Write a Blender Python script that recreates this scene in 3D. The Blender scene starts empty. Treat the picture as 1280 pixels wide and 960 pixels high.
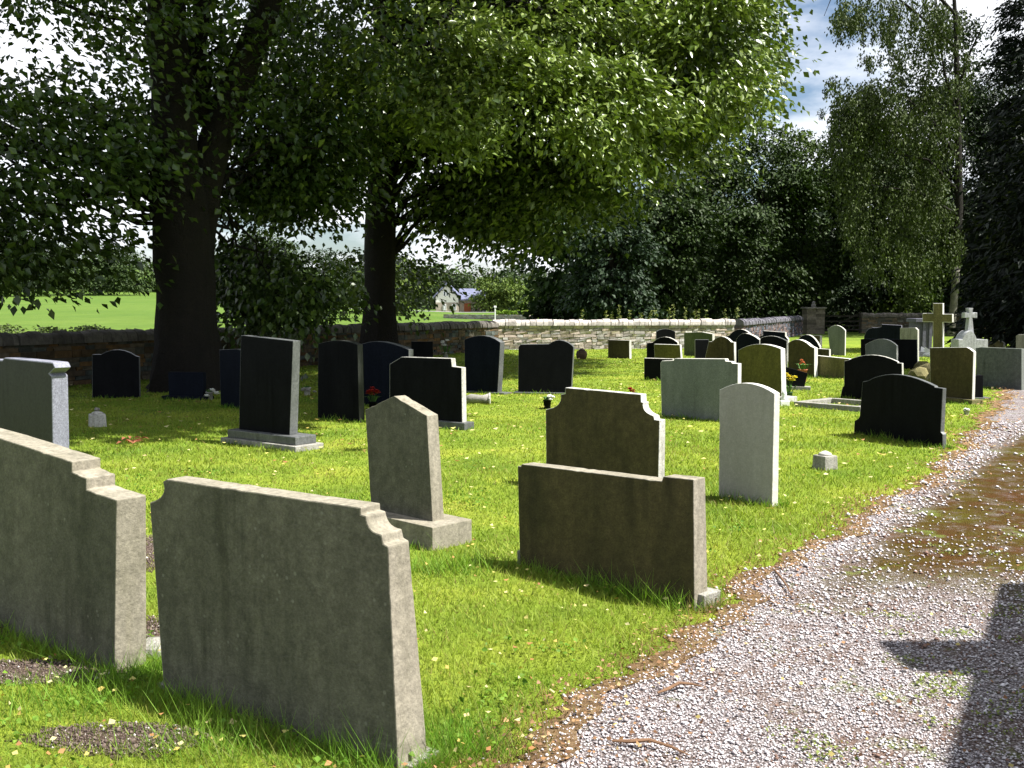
import bpy, bmesh, math, random
import numpy as np
from mathutils import Vector, noise as mnoise
R = math.radians
random.seed(7); rng = np.random.default_rng(11)
sc = bpy.context.scene
COL = sc.collection

# ------------------------------------------------------------------ camera
CAMH = 1.5; F = 1250.0; PITCH = math.atan(95/1250)
CP, SP = math.cos(PITCH), math.sin(PITCH)
CAM = Vector((0, 0, CAMH))
def ray(px, py):
    a = (px-640)/F; b = (480-py)/F
    return Vector((a, CP + b*SP, -SP + b*CP))
def G(px, py, z=0.0):
    r = ray(px, py); t = (z-CAMH)/r.z
    return CAM + r*t
def AT(px, py, Y):
    r = ray(px, py); return CAM + r*(Y/r.y)

cd = bpy.data.cameras.new('camera'); cam = bpy.data.objects.new('camera', cd); COL.objects.link(cam)
cam.location = CAM; cam.rotation_euler = (R(90)-PITCH, 0, 0)
cd.sensor_width = 36; cd.lens = 36*F/1280; cd.clip_start = .05; cd.clip_end = 6000
sc.camera = cam

# ------------------------------------------------------------------ light
SUN = Vector((0.958*math.cos(R(58)), -0.287*math.cos(R(58)), math.sin(R(58))))
ld = bpy.data.lights.new('sun', 'SUN'); ld.energy = 5.0; ld.angle = R(.53); ld.color = (1, .965, .9)
lo = bpy.data.objects.new('sun', ld); COL.objects.link(lo)
lo.rotation_euler = SUN.to_track_quat('Z', 'Y').to_euler(); lo.location = (10, -5, 30)
w = bpy.data.worlds.new('World'); sc.world = w; w.use_nodes = True
nt = w.node_tree; nt.nodes.clear()
def N(t, ty, **kw):
    n = t.nodes.new(ty)
    for k, v in kw.items(): setattr(n, k, v)
    return n
out = N(nt, 'ShaderNodeOutputWorld'); bg = N(nt, 'ShaderNodeBackground'); sky = N(nt, 'ShaderNodeTexSky')
sky.sky_type = 'NISHITA'; sky.sun_disc = False; sky.sun_elevation = R(58); sky.sun_rotation = math.atan2(.958, -.287)
sky.air_density = 1.0; sky.dust_density = 1.0; sky.ozone_density = 1.6
tc = N(nt, 'ShaderNodeTexCoord'); sep = N(nt, 'ShaderNodeSeparateXYZ'); nt.links.new(tc.outputs['Generated'], sep.inputs[0])
zz = N(nt, 'ShaderNodeMath', operation='MAXIMUM'); nt.links.new(sep.outputs[2], zz.inputs[0]); zz.inputs[1].default_value = .0
za = N(nt, 'ShaderNodeMath', operation='ADD'); nt.links.new(zz.outputs[0], za.inputs[0]); za.inputs[1].default_value = .22
dx = N(nt, 'ShaderNodeMath', operation='DIVIDE'); nt.links.new(sep.outputs[0], dx.inputs[0]); nt.links.new(za.outputs[0], dx.inputs[1])
dy = N(nt, 'ShaderNodeMath', operation='DIVIDE'); nt.links.new(sep.outputs[1], dy.inputs[0]); nt.links.new(za.outputs[0], dy.inputs[1])
cb = N(nt, 'ShaderNodeCombineXYZ'); nt.links.new(dx.outputs[0], cb.inputs[0]); nt.links.new(dy.outputs[0], cb.inputs[1])
nz = N(nt, 'ShaderNodeTexNoise'); nz.inputs['Scale'].default_value = 1.3; nz.inputs['Detail'].default_value = 9; nz.inputs['Roughness'].default_value = .55
nt.links.new(cb.outputs[0], nz.inputs['Vector'])
cr = N(nt, 'ShaderNodeValToRGB'); cr.color_ramp.elements[0].position = .40; cr.color_ramp.elements[1].position = .56
nt.links.new(nz.outputs['Fac'], cr.inputs[0])
mx = N(nt, 'ShaderNodeMix', data_type='RGBA')
nt.links.new(cr.outputs[0], mx.inputs['Factor']); nt.links.new(sky.outputs[0], mx.inputs['A']); mx.inputs['B'].default_value = (10, 10.2, 10.8, 1)
nt.links.new(mx.outputs['Result'], bg.inputs[0]); bg.inputs[1].default_value = .05
nt.links.new(bg.outputs[0], out.inputs[0])
sc.view_settings.view_transform = 'Standard'; sc.view_settings.look = 'None'
sc.view_settings.gamma = 1; sc.view_settings.exposure = 1.45; sc.view_settings.use_curve_mapping = False
sc.cycles.max_bounces = 6; sc.cycles.diffuse_bounces = 3; sc.cycles.transmission_bounces = 3; sc.cycles.transparent_max_bounces = 4

# ------------------------------------------------------------------ materials
def newmat(name):
    m = bpy.data.materials.new(name); m.use_nodes = True
    return m, m.node_tree, m.node_tree.nodes['Principled BSDF']
def ramp(t, src, stops):
    r = N(t, 'ShaderNodeValToRGB'); e = r.color_ramp.elements
    while len(e) < len(stops): e.new(.5)
    for i, (p, c) in enumerate(stops):
        e[i].position = p; e[i].color = (*c, 1) if len(c) == 3 else c
    t.links.new(src, r.inputs[0]); return r.outputs[0]
def noise(t, scale, detail=5, rough=.55, vec=None):
    n = N(t, 'ShaderNodeTexNoise'); n.inputs['Scale'].default_value = scale
    n.inputs['Detail'].default_value = detail; n.inputs['Roughness'].default_value = rough
    if vec is not None: t.links.new(vec, n.inputs['Vector'])
    return n.outputs['Fac']
def mixc(t, fac, a, b, mode='MIX'):
    m = N(t, 'ShaderNodeMix', data_type='RGBA', blend_type=mode)
    for s, v in (('Factor', fac), ('A', a), ('B', b)):
        if hasattr(v, 'is_linked') or hasattr(v, 'links'): t.links.new(v, m.inputs[s])
        elif s == 'Factor': m.inputs[s].default_value = v
        else: m.inputs[s].default_value = (*v, 1)
    return m.outputs['Result']
def geo(t): return N(t, 'ShaderNodeNewGeometry').outputs['Position']
def bump(t, bsdf, h, strength=.4, dist=.02):
    b = N(t, 'ShaderNodeBump'); b.inputs['Strength'].default_value = strength; b.inputs['Distance'].default_value = dist
    t.links.new(h, b.inputs['Height']); t.links.new(b.outputs[0], bsdf.inputs['Normal'])
_st = {}
def stone(name, base, stain, spots=None, amount=.5, sc_=3.0, rough=.9, grain=90, grainamt=.25, streak=True, bmp=.5, spec=.3, mott=.8):
    """weathered stone: base colour, algae stain in patches and streaks, fine grain, lichen spots"""
    if name in _st: return _st[name]
    m, t, b = newmat(name); p = geo(t)
    mp = N(t, 'ShaderNodeMapping'); mp.inputs['Scale'].default_value = (1, 1, .35 if streak else 1); t.links.new(p, mp.inputs[0])
    v = mp.outputs[0]
    f = ramp(t, noise(t, sc_, 8, .65, v), [(max(0, .5-amount*.5), (1, 1, 1)), (min(1, .78-amount*.3), (0, 0, 0))])
    c = mixc(t, f, base, stain)
    f2 = ramp(t, noise(t, sc_*7, 6, .7, p), [(.35, (.62, .62, .6)), (.68, (1.25, 1.25, 1.22))])
    c = mixc(t, mott, c, f2, 'MULTIPLY')
    if streak:
        mp2 = N(t, 'ShaderNodeMapping'); mp2.inputs['Scale'].default_value = (1, 1, .07); t.links.new(p, mp2.inputs[0])
        f3 = ramp(t, noise(t, 16, 5, .6, mp2.outputs[0]), [(.34, (.55, .56, .5)), (.5, (1, 1, 1)), (.7, (1.22, 1.2, 1.15))])
        f4 = ramp(t, noise(t, 1.7, 3, .6, p), [(.42, (0, 0, 0)), (.62, (1, 1, 1))])
        c = mixc(t, mixc(t, 1.0, f4, (mott,)*3, 'MULTIPLY'), c, mixc(t, 1.0, c, f3, 'MULTIPLY'))
    g = noise(t, grain, 3, .6, p)
    c = mixc(t, grainamt*2, c, ramp(t, g, [(.3, (.55, .55, .55)), (.7, (1.4, 1.4, 1.4))]), 'MULTIPLY')
    if spots:
        vo = N(t, 'ShaderNodeTexVoronoi'); vo.inputs['Scale'].default_value = 26; t.links.new(p, vo.inputs['Vector'])
        s1 = ramp(t, vo.outputs['Distance'], [(.12, (1, 1, 1)), (.22, (0, 0, 0))])
        s2 = ramp(t, noise(t, 4, 4, .6, p), [(.52, (0, 0, 0)), (.6, (.7, .7, .7))])
        c = mixc(t, mixc(t, 1.0, s1, s2, 'MULTIPLY'), c, spots)
    t.links.new(c, b.inputs['Base Color']); b.inputs['Roughness'].default_value = rough; b.inputs['Specular IOR Level'].default_value = spec
    hsum = N(t, 'ShaderNodeMath', operation='ADD'); t.links.new(noise(t, 22, 8, .7, p), hsum.inputs[0]); t.links.new(g, hsum.inputs[1])
    bump(t, b, hsum.outputs[0], bmp, .006)
    _st[name] = m; return m
def flat(name, col, rough=.8, var=.25, sc_=8, spec=.3, metal=0):
    if name in _st: return _st[name]
    m, t, b = newmat(name); p = geo(t)
    c = mixc(t, 1.0, col, ramp(t, noise(t, sc_, 6, .6, p), [(.3, (1-var,)*3), (.7, (1+var,)*3)]), 'MULTIPLY')
    t.links.new(c, b.inputs['Base Color']); b.inputs['Roughness'].default_value = rough; b.inputs['Specular IOR Level'].default_value = spec
    b.inputs['Metallic'].default_value = metal
    _st[name] = m; return m
def attrmat(name, rough=.6, transl=.0, spec=.3, gain=(1, 1, 1), noisy=None):
    """colour read from the mesh's own 'col' attribute (each leaf / blade / stone has its own colour)"""
    m, t, b = newmat(name)
    a = N(t, 'ShaderNodeAttribute'); a.attribute_name = 'col'
    c = mixc(t, 1.0, a.outputs['Color'], gain, 'MULTIPLY')
    if noisy:
        c = mixc(t, .9, c, ramp(t, noise(t, noisy, 7, .7, geo(t)), [(.3, (.55, .55, .55)), (.7, (1.4, 1.4, 1.38))]), 'MULTIPLY')
        bump(t, b, noise(t, noisy*1.5, 8, .7, geo(t)), .8, .02)
    t.links.new(c, b.inputs['Base Color']); b.inputs['Roughness'].default_value = rough; b.inputs['Specular IOR Level'].default_value = spec
    if transl:
        o = t.nodes['Material Output']; tr = N(t, 'ShaderNodeBsdfTranslucent'); ms = N(t, 'ShaderNodeMixShader')
        t.links.new(mixc(t, 1.0, c, (1.15, 1.3, .55), 'MULTIPLY'), tr.inputs[0]); ms.inputs[0].default_value = transl
        t.links.new(b.outputs[0], ms.inputs[1]); t.links.new(tr.outputs[0], ms.inputs[2]); t.links.new(ms.outputs[0], o.inputs[0])
    return m

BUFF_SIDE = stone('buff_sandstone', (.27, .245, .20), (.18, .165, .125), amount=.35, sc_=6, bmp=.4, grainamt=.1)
BUFF_BACK = stone('buff_sandstone_algae_shaded', (.118, .114, .086), (.058, .060, .042), spots=(.17, .17, .135), amount=.5, sc_=2.4, bmp=.6)  # algae-stained buff stone, darkened further to hold the face's shade
OLIV_BACK = stone('olive_algae_sandstone_shaded', (.074, .060, .024), (.030, .028, .009), amount=.5, sc_=2.6, bmp=.6)  # olive algae tone with the shade of the face painted in
OLIVE_LT = stone('yellow_green_algae_stone', (.13, .12, .026), (.075, .072, .016), amount=.4, sc_=3)
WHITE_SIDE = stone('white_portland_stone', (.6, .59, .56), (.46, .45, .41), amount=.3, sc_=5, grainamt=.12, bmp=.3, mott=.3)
WHITE_BACK = stone('white_portland_stone_shaded', (.30, .29, .262), (.25, .242, .21), amount=.35, sc_=4, grainamt=.12, bmp=.25, mott=.25)  # same white stone, greyed to paint the shaded face
BLUEG = stone('blue_grey_stone', (.165, .18, .165), (.115, .13, .115), amount=.4, sc_=4, grainamt=.3, bmp=.25, mott=.35)
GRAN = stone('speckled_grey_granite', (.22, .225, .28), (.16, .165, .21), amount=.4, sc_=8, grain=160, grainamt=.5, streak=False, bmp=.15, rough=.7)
GRAN_BK = stone('speckled_granite_shaded', (.032, .035, .030), (.020, .022, .018), amount=.4, sc_=5, grain=160, grainamt=.4, bmp=.15, rough=.6)  # the grey granite again, its shade put into the colour
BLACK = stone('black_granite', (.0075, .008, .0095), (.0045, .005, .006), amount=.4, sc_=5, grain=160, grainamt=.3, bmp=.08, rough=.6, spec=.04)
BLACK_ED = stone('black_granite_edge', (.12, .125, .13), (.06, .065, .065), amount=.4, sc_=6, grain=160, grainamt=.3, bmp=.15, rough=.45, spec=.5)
NAVY = stone('blue_black_granite', (.008, .0105, .018), (.005, .0068, .012), amount=.4, sc_=5, grainamt=.3, bmp=.1, rough=.6, spec=.04)
MOSSY = stone('mossy_rough_stone', (.16, .14, .06), (.06, .06, .02), spots=(.25, .24, .12), amount=.6, sc_=6, bmp=.9)
GREYST = stone('grey_rough_stone', (.30, .29, .27), (.16, .155, .13), spots=(.4, .4, .37), amount=.5, sc_=9, bmp=.8)
PALE = stone('pale_granite_edge', (.5, .49, .47), (.38, .37, .34), amount=.3, sc_=6, bmp=.3)
WHITE_P = flat('white_glazed', (.8, .79, .76), .4, .1)
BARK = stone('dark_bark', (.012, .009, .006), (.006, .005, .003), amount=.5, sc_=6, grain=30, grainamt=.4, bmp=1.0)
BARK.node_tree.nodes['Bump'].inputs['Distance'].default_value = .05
BIRCHB = stone('silvery_birch_bark', (.15, .14, .12), (.05, .045, .04), amount=.5, sc_=3.5, grain=20, streak=False, bmp=.7)
LEAF = attrmat('leaf_blade', .36, .12, .5)
LEAFD = attrmat('leaf_far', .6, .10, .2)
GRASSM = attrmat('grass_blade', .55, .35, .15)
LITTERM = attrmat('dry_leaf', .7, .2, .2)
STONEM = attrmat('wall_rubble', .92, 0, .2, noisy=9)
PEBM = attrmat('pebble', .8, 0, .3)

# ------------------------------------------------------------------ object helpers
def tag(o, label=None, cat=None, group=None, kind=None):
    for k, v in (('label', label), ('category', cat), ('group', group), ('kind', kind)):
        if v: o[k] = v
    return o
def empty(name, loc, label=None, cat=None, group=None, kind=None):
    o = bpy.data.objects.new(name, None); COL.objects.link(o); o.location = loc; o.empty_display_size = .2
    return tag(o, label, cat, group, kind)
def link(name, me, parent=None, origin=(0, 0, 0)):
    """mesh is in world coordinates; re-based on its thing's origin"""
    org = Vector(parent_origin(parent)) if parent else Vector(origin)
    co = np.empty(len(me.vertices)*3, np.float32); me.vertices.foreach_get('co', co)
    co = co.reshape(-1, 3) - np.array(org, np.float32); me.vertices.foreach_set('co', co.ravel()); me.update()
    o = bpy.data.objects.new(name, me); COL.objects.link(o)
    if parent: o.parent = parent
    else: o.location = org
    return o
def parent_origin(p):
    v = Vector((0, 0, 0))
    while p: v += p.location; p = p.parent
    return v
class MB:
    def __init__(s): s.v = []; s.f = []; s.m = []; s.c = []; s.cc = None
    def add(s, vs, fs, mi=0):
        k = len(s.v); s.v += [tuple(q) for q in vs]
        for f in fs: s.f.append(tuple(i+k for i in f)); s.m.append(mi)
        if s.cc is not None: s.c += [s.cc]*len(vs)
        return s
    def hexa(s, q, mi=0):    # q: 4 bottom, 4 top (same order)
        return s.add(q, [(3, 2, 1, 0), (4, 5, 6, 7), (0, 1, 5, 4), (1, 2, 6, 5), (2, 3, 7, 6), (3, 0, 4, 7)], mi)
    def box(s, x0, x1, y0, y1, z0, z1, fr=None, mi=0):
        q = [(x0, y0, z0), (x1, y0, z0), (x1, y1, z0), (x0, y1, z0), (x0, y0, z1), (x1, y0, z1), (x1, y1, z1), (x0, y1, z1)]
        if fr: q = [fr(*p) for p in q]
        return s.hexa(q, mi)
    def tube(s, pts, rad, n=8, jit=0, cap=True):
        pts = [Vector(p) for p in pts]; k = len(s.v); m = len(pts); vs = []
        up = Vector((.13, .07, 1)).normalized()
        for i, p in enumerate(pts):
            d = (pts[min(i+1, m-1)]-pts[max(i-1, 0)])
            d = d.normalized() if d.length > 1e-9 else Vector((0, 0, 1))
            a = d.cross(up if abs(d.dot(up)) < .95 else Vector((1, 0, 0))).normalized(); b = d.cross(a)
            for j in range(n):
                an = 2*math.pi*j/n; r = rad[i]*(1+(random.uniform(-jit, jit) if jit else 0))
                vs.append(p + (a*math.cos(an)+b*math.sin(an))*r)
        fs = [(i*n+j, i*n+(j+1) % n, (i+1)*n+(j+1) % n, (i+1)*n+j) for i in range(m-1) for j in range(n)]
        if cap: fs += [tuple(range(n-1, -1, -1)), tuple((m-1)*n+j for j in range(n))]
        return s.add(vs, fs)
    def lathe(s, c, prof, n=16):
        vs = [(c[0]+r*math.cos(2*math.pi*j/n), c[1]+r*math.sin(2*math.pi*j/n), c[2]+z) for r, z in prof for j in range(n)]
        m = len(prof)
        fs = [(i*n+j, i*n+(j+1) % n, (i+1)*n+(j+1) % n, (i+1)*n+j) for i in range(m-1) for j in range(n)]
        fs += [tuple(range(n-1, -1, -1)), tuple((m-1)*n+j for j in range(n))]
        return s.add(vs, fs)
    def build(s, name, mats, parent=None, origin=(0, 0, 0), smooth=False, bev=0):
        me = bpy.data.meshes.new(name); me.from_pydata(s.v, [], s.f)
        mats = mats if isinstance(mats, (list, tuple)) else [mats]
        for m in mats: me.materials.append(m)
        if any(s.m): me.polygons.foreach_set('material_index', s.m)
        if s.c:
            at = me.color_attributes.new('col', 'FLOAT_COLOR', 'POINT')
            at.data.foreach_set('color', np.array([(*c, 1) for c in s.c], np.float32).ravel())
        bm = bmesh.new(); bm.from_mesh(me)
        bmesh.ops.recalc_face_normals(bm, faces=bm.faces)
        if bev:
            es = [e for e in bm.edges if len(e.link_faces) == 2 and e.calc_face_angle(0) > .5]
            bmesh.ops.bevel(bm, geom=es, offset=bev, segments=2, affect='EDGES', profile=.6, clamp_overlap=True)
        bm.to_mesh(me); bm.free()
        if smooth: me.polygons.foreach_set('use_smooth', [True]*len(me.polygons))
        return link(name, me, parent, origin)
def bigmesh(name, V, Fidx, k, mat, col=None, parent=None, origin=(0, 0, 0), smooth=False):
    """V (n,3), Fidx (m,k) numpy; col per vertex (n,3)"""
    me = bpy.data.meshes.new(name); n, m = len(V), len(Fidx)
    me.vertices.add(n); me.vertices.foreach_set('co', V.astype(np.float32).ravel())
    me.loops.add(m*k); me.loops.foreach_set('vertex_index', Fidx.astype(np.int32).ravel())
    me.polygons.add(m); me.polygons.foreach_set('loop_start', np.arange(0, m*k, k, dtype=np.int32))
    me.update(calc_edges=True); me.materials.append(mat)
    if smooth: me.polygons.foreach_set('use_smooth', [True]*m)
    if col is not None:
        at = me.color_attributes.new('col', 'FLOAT_COLOR', 'POINT')
        c4 = np.ones((n, 4), np.float32); c4[:, :3] = col; at.data.foreach_set('color', c4.ravel())
    return link(name, me, parent, origin)
_ph = [(rng.uniform(0, 6.3), rng.uniform(-1, 1), rng.uniform(-1, 1)) for _ in range(24)]
def sn(x, y, s=1.0, o=0):
    """cheap smooth 2-D noise in -1..1"""
    r = 0
    for i in range(8):
        p, a, b = _ph[(i+o*5) % 24]; r = r + np.sin((a*x+b*y)*s*(1+i*.45)+p+o)
    return r/4.0

# ------------------------------------------------------------------ terrain
def terrain(x, y):
    x = np.asarray(x, float); y = np.asarray(y, float)
    az = -x/np.maximum(y, 20)
    slope = .005 + .0135*np.clip((az-.05)/.3, 0, 1)
    z = slope*np.clip(y-46, 0, 400)
    # wooded hill far away on the left, low ridge all round
    z = z + 26*np.exp(-(((x+330)/170)**2+((y-560)/150)**2)) + 10*np.clip((y-700)/500, 0, 1)
    return z
g1 = np.concatenate([-np.geomspace(3000, 8, 60), np.linspace(-7, 7, 15), np.geomspace(8, 3000, 60)])
g2 = np.concatenate([[-400, -100, -30], np.linspace(-10, 60, 36), np.geomspace(64, 4500, 70)])
X, Y = np.meshgrid(g1, g2); Z = terrain(X, Y)
V = np.stack([X.ravel(), Y.ravel(), Z.ravel()], 1); nx = len(g1); ny = len(g2)
ii, jj = np.meshgrid(np.arange(nx-1), np.arange(ny-1)); b0 = (jj*nx+ii).ravel()
Fq = np.stack([b0, b0+1, b0+nx+1, b0+nx], 1)
m, t, b = newmat('meadow_turf'); p = geo(t)
c = ramp(t, noise(t, .9, 8, .62, p), [(.32, (.08, .135, .015)), (.5, (.15, .21, .022)), (.62, (.22, .26, .032)), (.75, (.20, .18, .04))])
c = mixc(t, .75, c, ramp(t, noise(t, 28, 6, .7, p), [(.3, (.55, .55, .55)), (.7, (1.4, 1.4, 1.3))]), 'MULTIPLY')
sp = N(t, 'ShaderNodeSeparateXYZ'); t.links.new(p, sp.inputs[0])
mr = N(t, 'ShaderNodeMapRange'); t.links.new(sp.outputs[1], mr.inputs[0]); mr.inputs[1].default_value = 38; mr.inputs[2].default_value = 60
c2 = ramp(t, noise(t, .05, 6, .6, p), [(.35, (.060, .112, .016)), (.65, (.085, .135, .022))])
c2 = mixc(t, .7, c2, ramp(t, noise(t, .6, 8, .7, p), [(.3, (.65, .7, .6)), (.7, (1.3, 1.25, 1.3))]), 'MULTIPLY')
c = mixc(t, mr.outputs[0], c, c2)
t.links.new(c, b.inputs['Base Color']); b.inputs['Roughness'].default_value = .95; b.inputs['Specular IOR Level'].default_value = .1
bump(t, b, noise(t, 40, 6, .7, p), .8, .03)
tag(bigmesh('ground', V, Fq, 4, m, smooth=True), kind='structure')

# path: left edge polyline (world), runs away to the right
PE = np.array([(-3.2, -1.2), (-1.5, 1.2), (.06, 3.2), (.90, 4.65), (1.71, 5.95), (3.85, 8.95), (6.1, 12.9), (8.4, 17), (13, 26), (18, 37)])
def edge_x(y): return np.interp(y, PE[:, 1], PE[:, 0])
def edge_j(y): return edge_x(y) + .07*np.sin(y*3.1) + .05*np.sin(y*7.7+1) + .035*np.sin(y*17.3+2)
PW = 3.6
ys = np.arange(-1.2, 37, .06); us = np.linspace(0, 1, 14)
PX = edge_j(ys)[:, None] + us[None, :]*(PW+.12*np.sin(ys*2.3)[:, None])
PY = np.repeat(ys[:, None], len(us), 1) - us[None, :]*.9
V = np.stack([PX.ravel(), PY.ravel(), np.full(PX.size, .006)], 1)
n2 = len(us); ii, jj = np.meshgrid(np.arange(n2-1), np.arange(len(ys)-1)); b0 = (jj*n2+ii).ravel()
m, t, b = newmat('gravel_path'); p = geo(t)
vo = N(t, 'ShaderNodeTexVoronoi'); vo.inputs['Scale'].default_value = 95; t.links.new(p, vo.inputs['Vector'])
sepc = N(t, 'ShaderNodeSeparateColor'); t.links.new(vo.outputs['Color'], sepc.inputs[0])
c = ramp(t, sepc.outputs[0], [(0, (.10, .08, .08)), (.35, (.27, .24, .245)), (.7, (.42, .39, .40)), (1, (.6, .58, .6))])
dk = ramp(t, vo.outputs['Distance'], [(.3, (1, 1, 1)), (.7, (.22, .2, .19))])
c = mixc(t, .9, c, dk, 'MULTIPLY')
soil = ramp(t, noise(t, 2.2, 9, .7, p), [(.48, (0, 0, 0)), (.66, (.85, .85, .85))])
c = mixc(t, soil, c, (.12, .075, .055))
# moss strip between the wheel tracks: distance from the path's left edge
pr = N(t, 'ShaderNodeSeparateXYZ'); t.links.new(p, pr.inputs[0])
def mth(op, a, b_):
    n = N(t, 'ShaderNodeMath', operation=op)
    for i, v in enumerate((a, b_)):
        if isinstance(v, (int, float)): n.inputs[i].default_value = v
        else: t.links.new(v, n.inputs[i])
    return n.outputs[0]
off = mth('SUBTRACT', mth('MULTIPLY', mth('SUBTRACT', pr.outputs[0], -.06+0), .83), mth('MULTIPLY', mth('SUBTRACT', pr.outputs[1], 3.2), .56))
band = ramp(t, mth('MULTIPLY', off, .25), [(.02, (0, 0, 0)), (.09, (1, 1, 1)), (.5, (1, 1, 1)), (.62, (0, 0, 0))])
far = N(t, 'ShaderNodeMapRange'); t.links.new(pr.outputs[1], far.inputs[0]); far.inputs[1].default_value = 4.7; far.inputs[2].default_value = 5.7
far.inputs[3].default_value = .1; far.inputs[4].default_value = 1.0
mf = mth('MULTIPLY', band, far.outputs[0])
mf = mth('MULTIPLY', mf, ramp(t, noise(t, 5, 8, .75, p), [(.3, (.35, .35, .35)), (.5, (1, 1, 1))]))
moss = ramp(t, noise(t, 1.6, 6, .7, p), [(.38, (.062, .052, .007)), (.52, (.055, .034, .008)), (.6, (.066, .030, .010)), (.7, (.035, .025, .008))])
c = mixc(t, mf, c, moss)
mf2 = ramp(t, noise(t, 1.9, 7, .75, p), [(.56, (0, 0, 0)), (.66, (.8, .8, .8))])
c = mixc(t, mf2, c, (.12, .16, .035))
t.links.new(c, b.inputs['Base Color']); b.inputs['Roughness'].default_value = .95; b.inputs['Specular IOR Level'].default_value = .05
bump(t, b, vo.outputs['Distance'], .9, -.01) if False else bump(t, b, dk, .8, .01)
tag(bigmesh('gravel_path', V, np.stack([b0, b0+1, b0+n2+1, b0+n2], 1), 4, m), kind='structure')

ys2 = np.arange(-1.2, 37, .03); inn = edge_j(ys2)-.01-.07*np.abs(sn(ys2, ys2*0, 3.))-rng.uniform(0, .07, len(ys2)); ou = edge_j(ys2)+.10
V2 = np.concatenate([np.stack([inn, ys2, np.full(len(ys2), .004)], 1), np.stack([ou, ys2, np.full(len(ys2), .011)], 1)]); q_ = len(ys2); i_ = np.arange(q_-1)
vm, vt, vb = newmat('worn_verge'); vp = geo(vt)
vt.links.new(ramp(vt, noise(vt, 34, 7, .75, vp), [(.3, (.07, .045, .028)), (.5, (.17, .11, .06)), (.62, (.27, .19, .11)), (.75, (.38, .3, .2))]), vb.inputs['Base Color']); vb.inputs['Roughness'].default_value = 1; vb.inputs['Specular IOR Level'].default_value = .05; bump(vt, vb, noise(vt, 60, 7, .75, vp), 1, .02)
tag(bigmesh('worn_verge', V2, np.stack([i_, i_+q_, i_+q_+1, i_+1], 1), 4, vm), kind='structure')

# bare soil patches (irregular sheets just above the turf)
soilm, t, b = newmat('bare_soil'); p = geo(t)
c = ramp(t, noise(t, 30, 8, .75, p), [(.3, (.03, .021, .014)), (.55, (.085, .062, .045)), (.7, (.2, .165, .13))])
t.links.new(c, b.inputs['Base Color']); b.inputs['Roughness'].default_value = 1; b.inputs['Specular IOR Level'].default_value = .05; bump(t, b, noise(t, 45, 8, .75, p), 1, .02)
SOIL = [(G(150, 925), .31, .13), (G(182, 690), .34, .42), (G(196, 795), .2, .28), (G(30, 842), .5, .14), (G(560, 740), .0, .0)]
mb = MB()
for c0, rx, ry in SOIL[:4]:
    n = 130; ring = []
    for j in range(n):
        a = 2*math.pi*j/n; q = 1+.18*math.sin(3*a+c0.x*5)+.1*math.sin(7*a+c0.y*3)+.08*math.sin(17*a+c0.y)+random.uniform(-.13, .10)
        ring.append((c0.x+rx*q*math.cos(a)-ry*.3*q*math.sin(a), c0.y+ry*q*math.sin(a), .003))
    mb.add([(c0.x, c0.y, .012)]+ring, [(0, 1+j, 1+(j+1) % n) for j in range(n)])
tag(mb.build('bare_soil', soilm), kind='structure')

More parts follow.
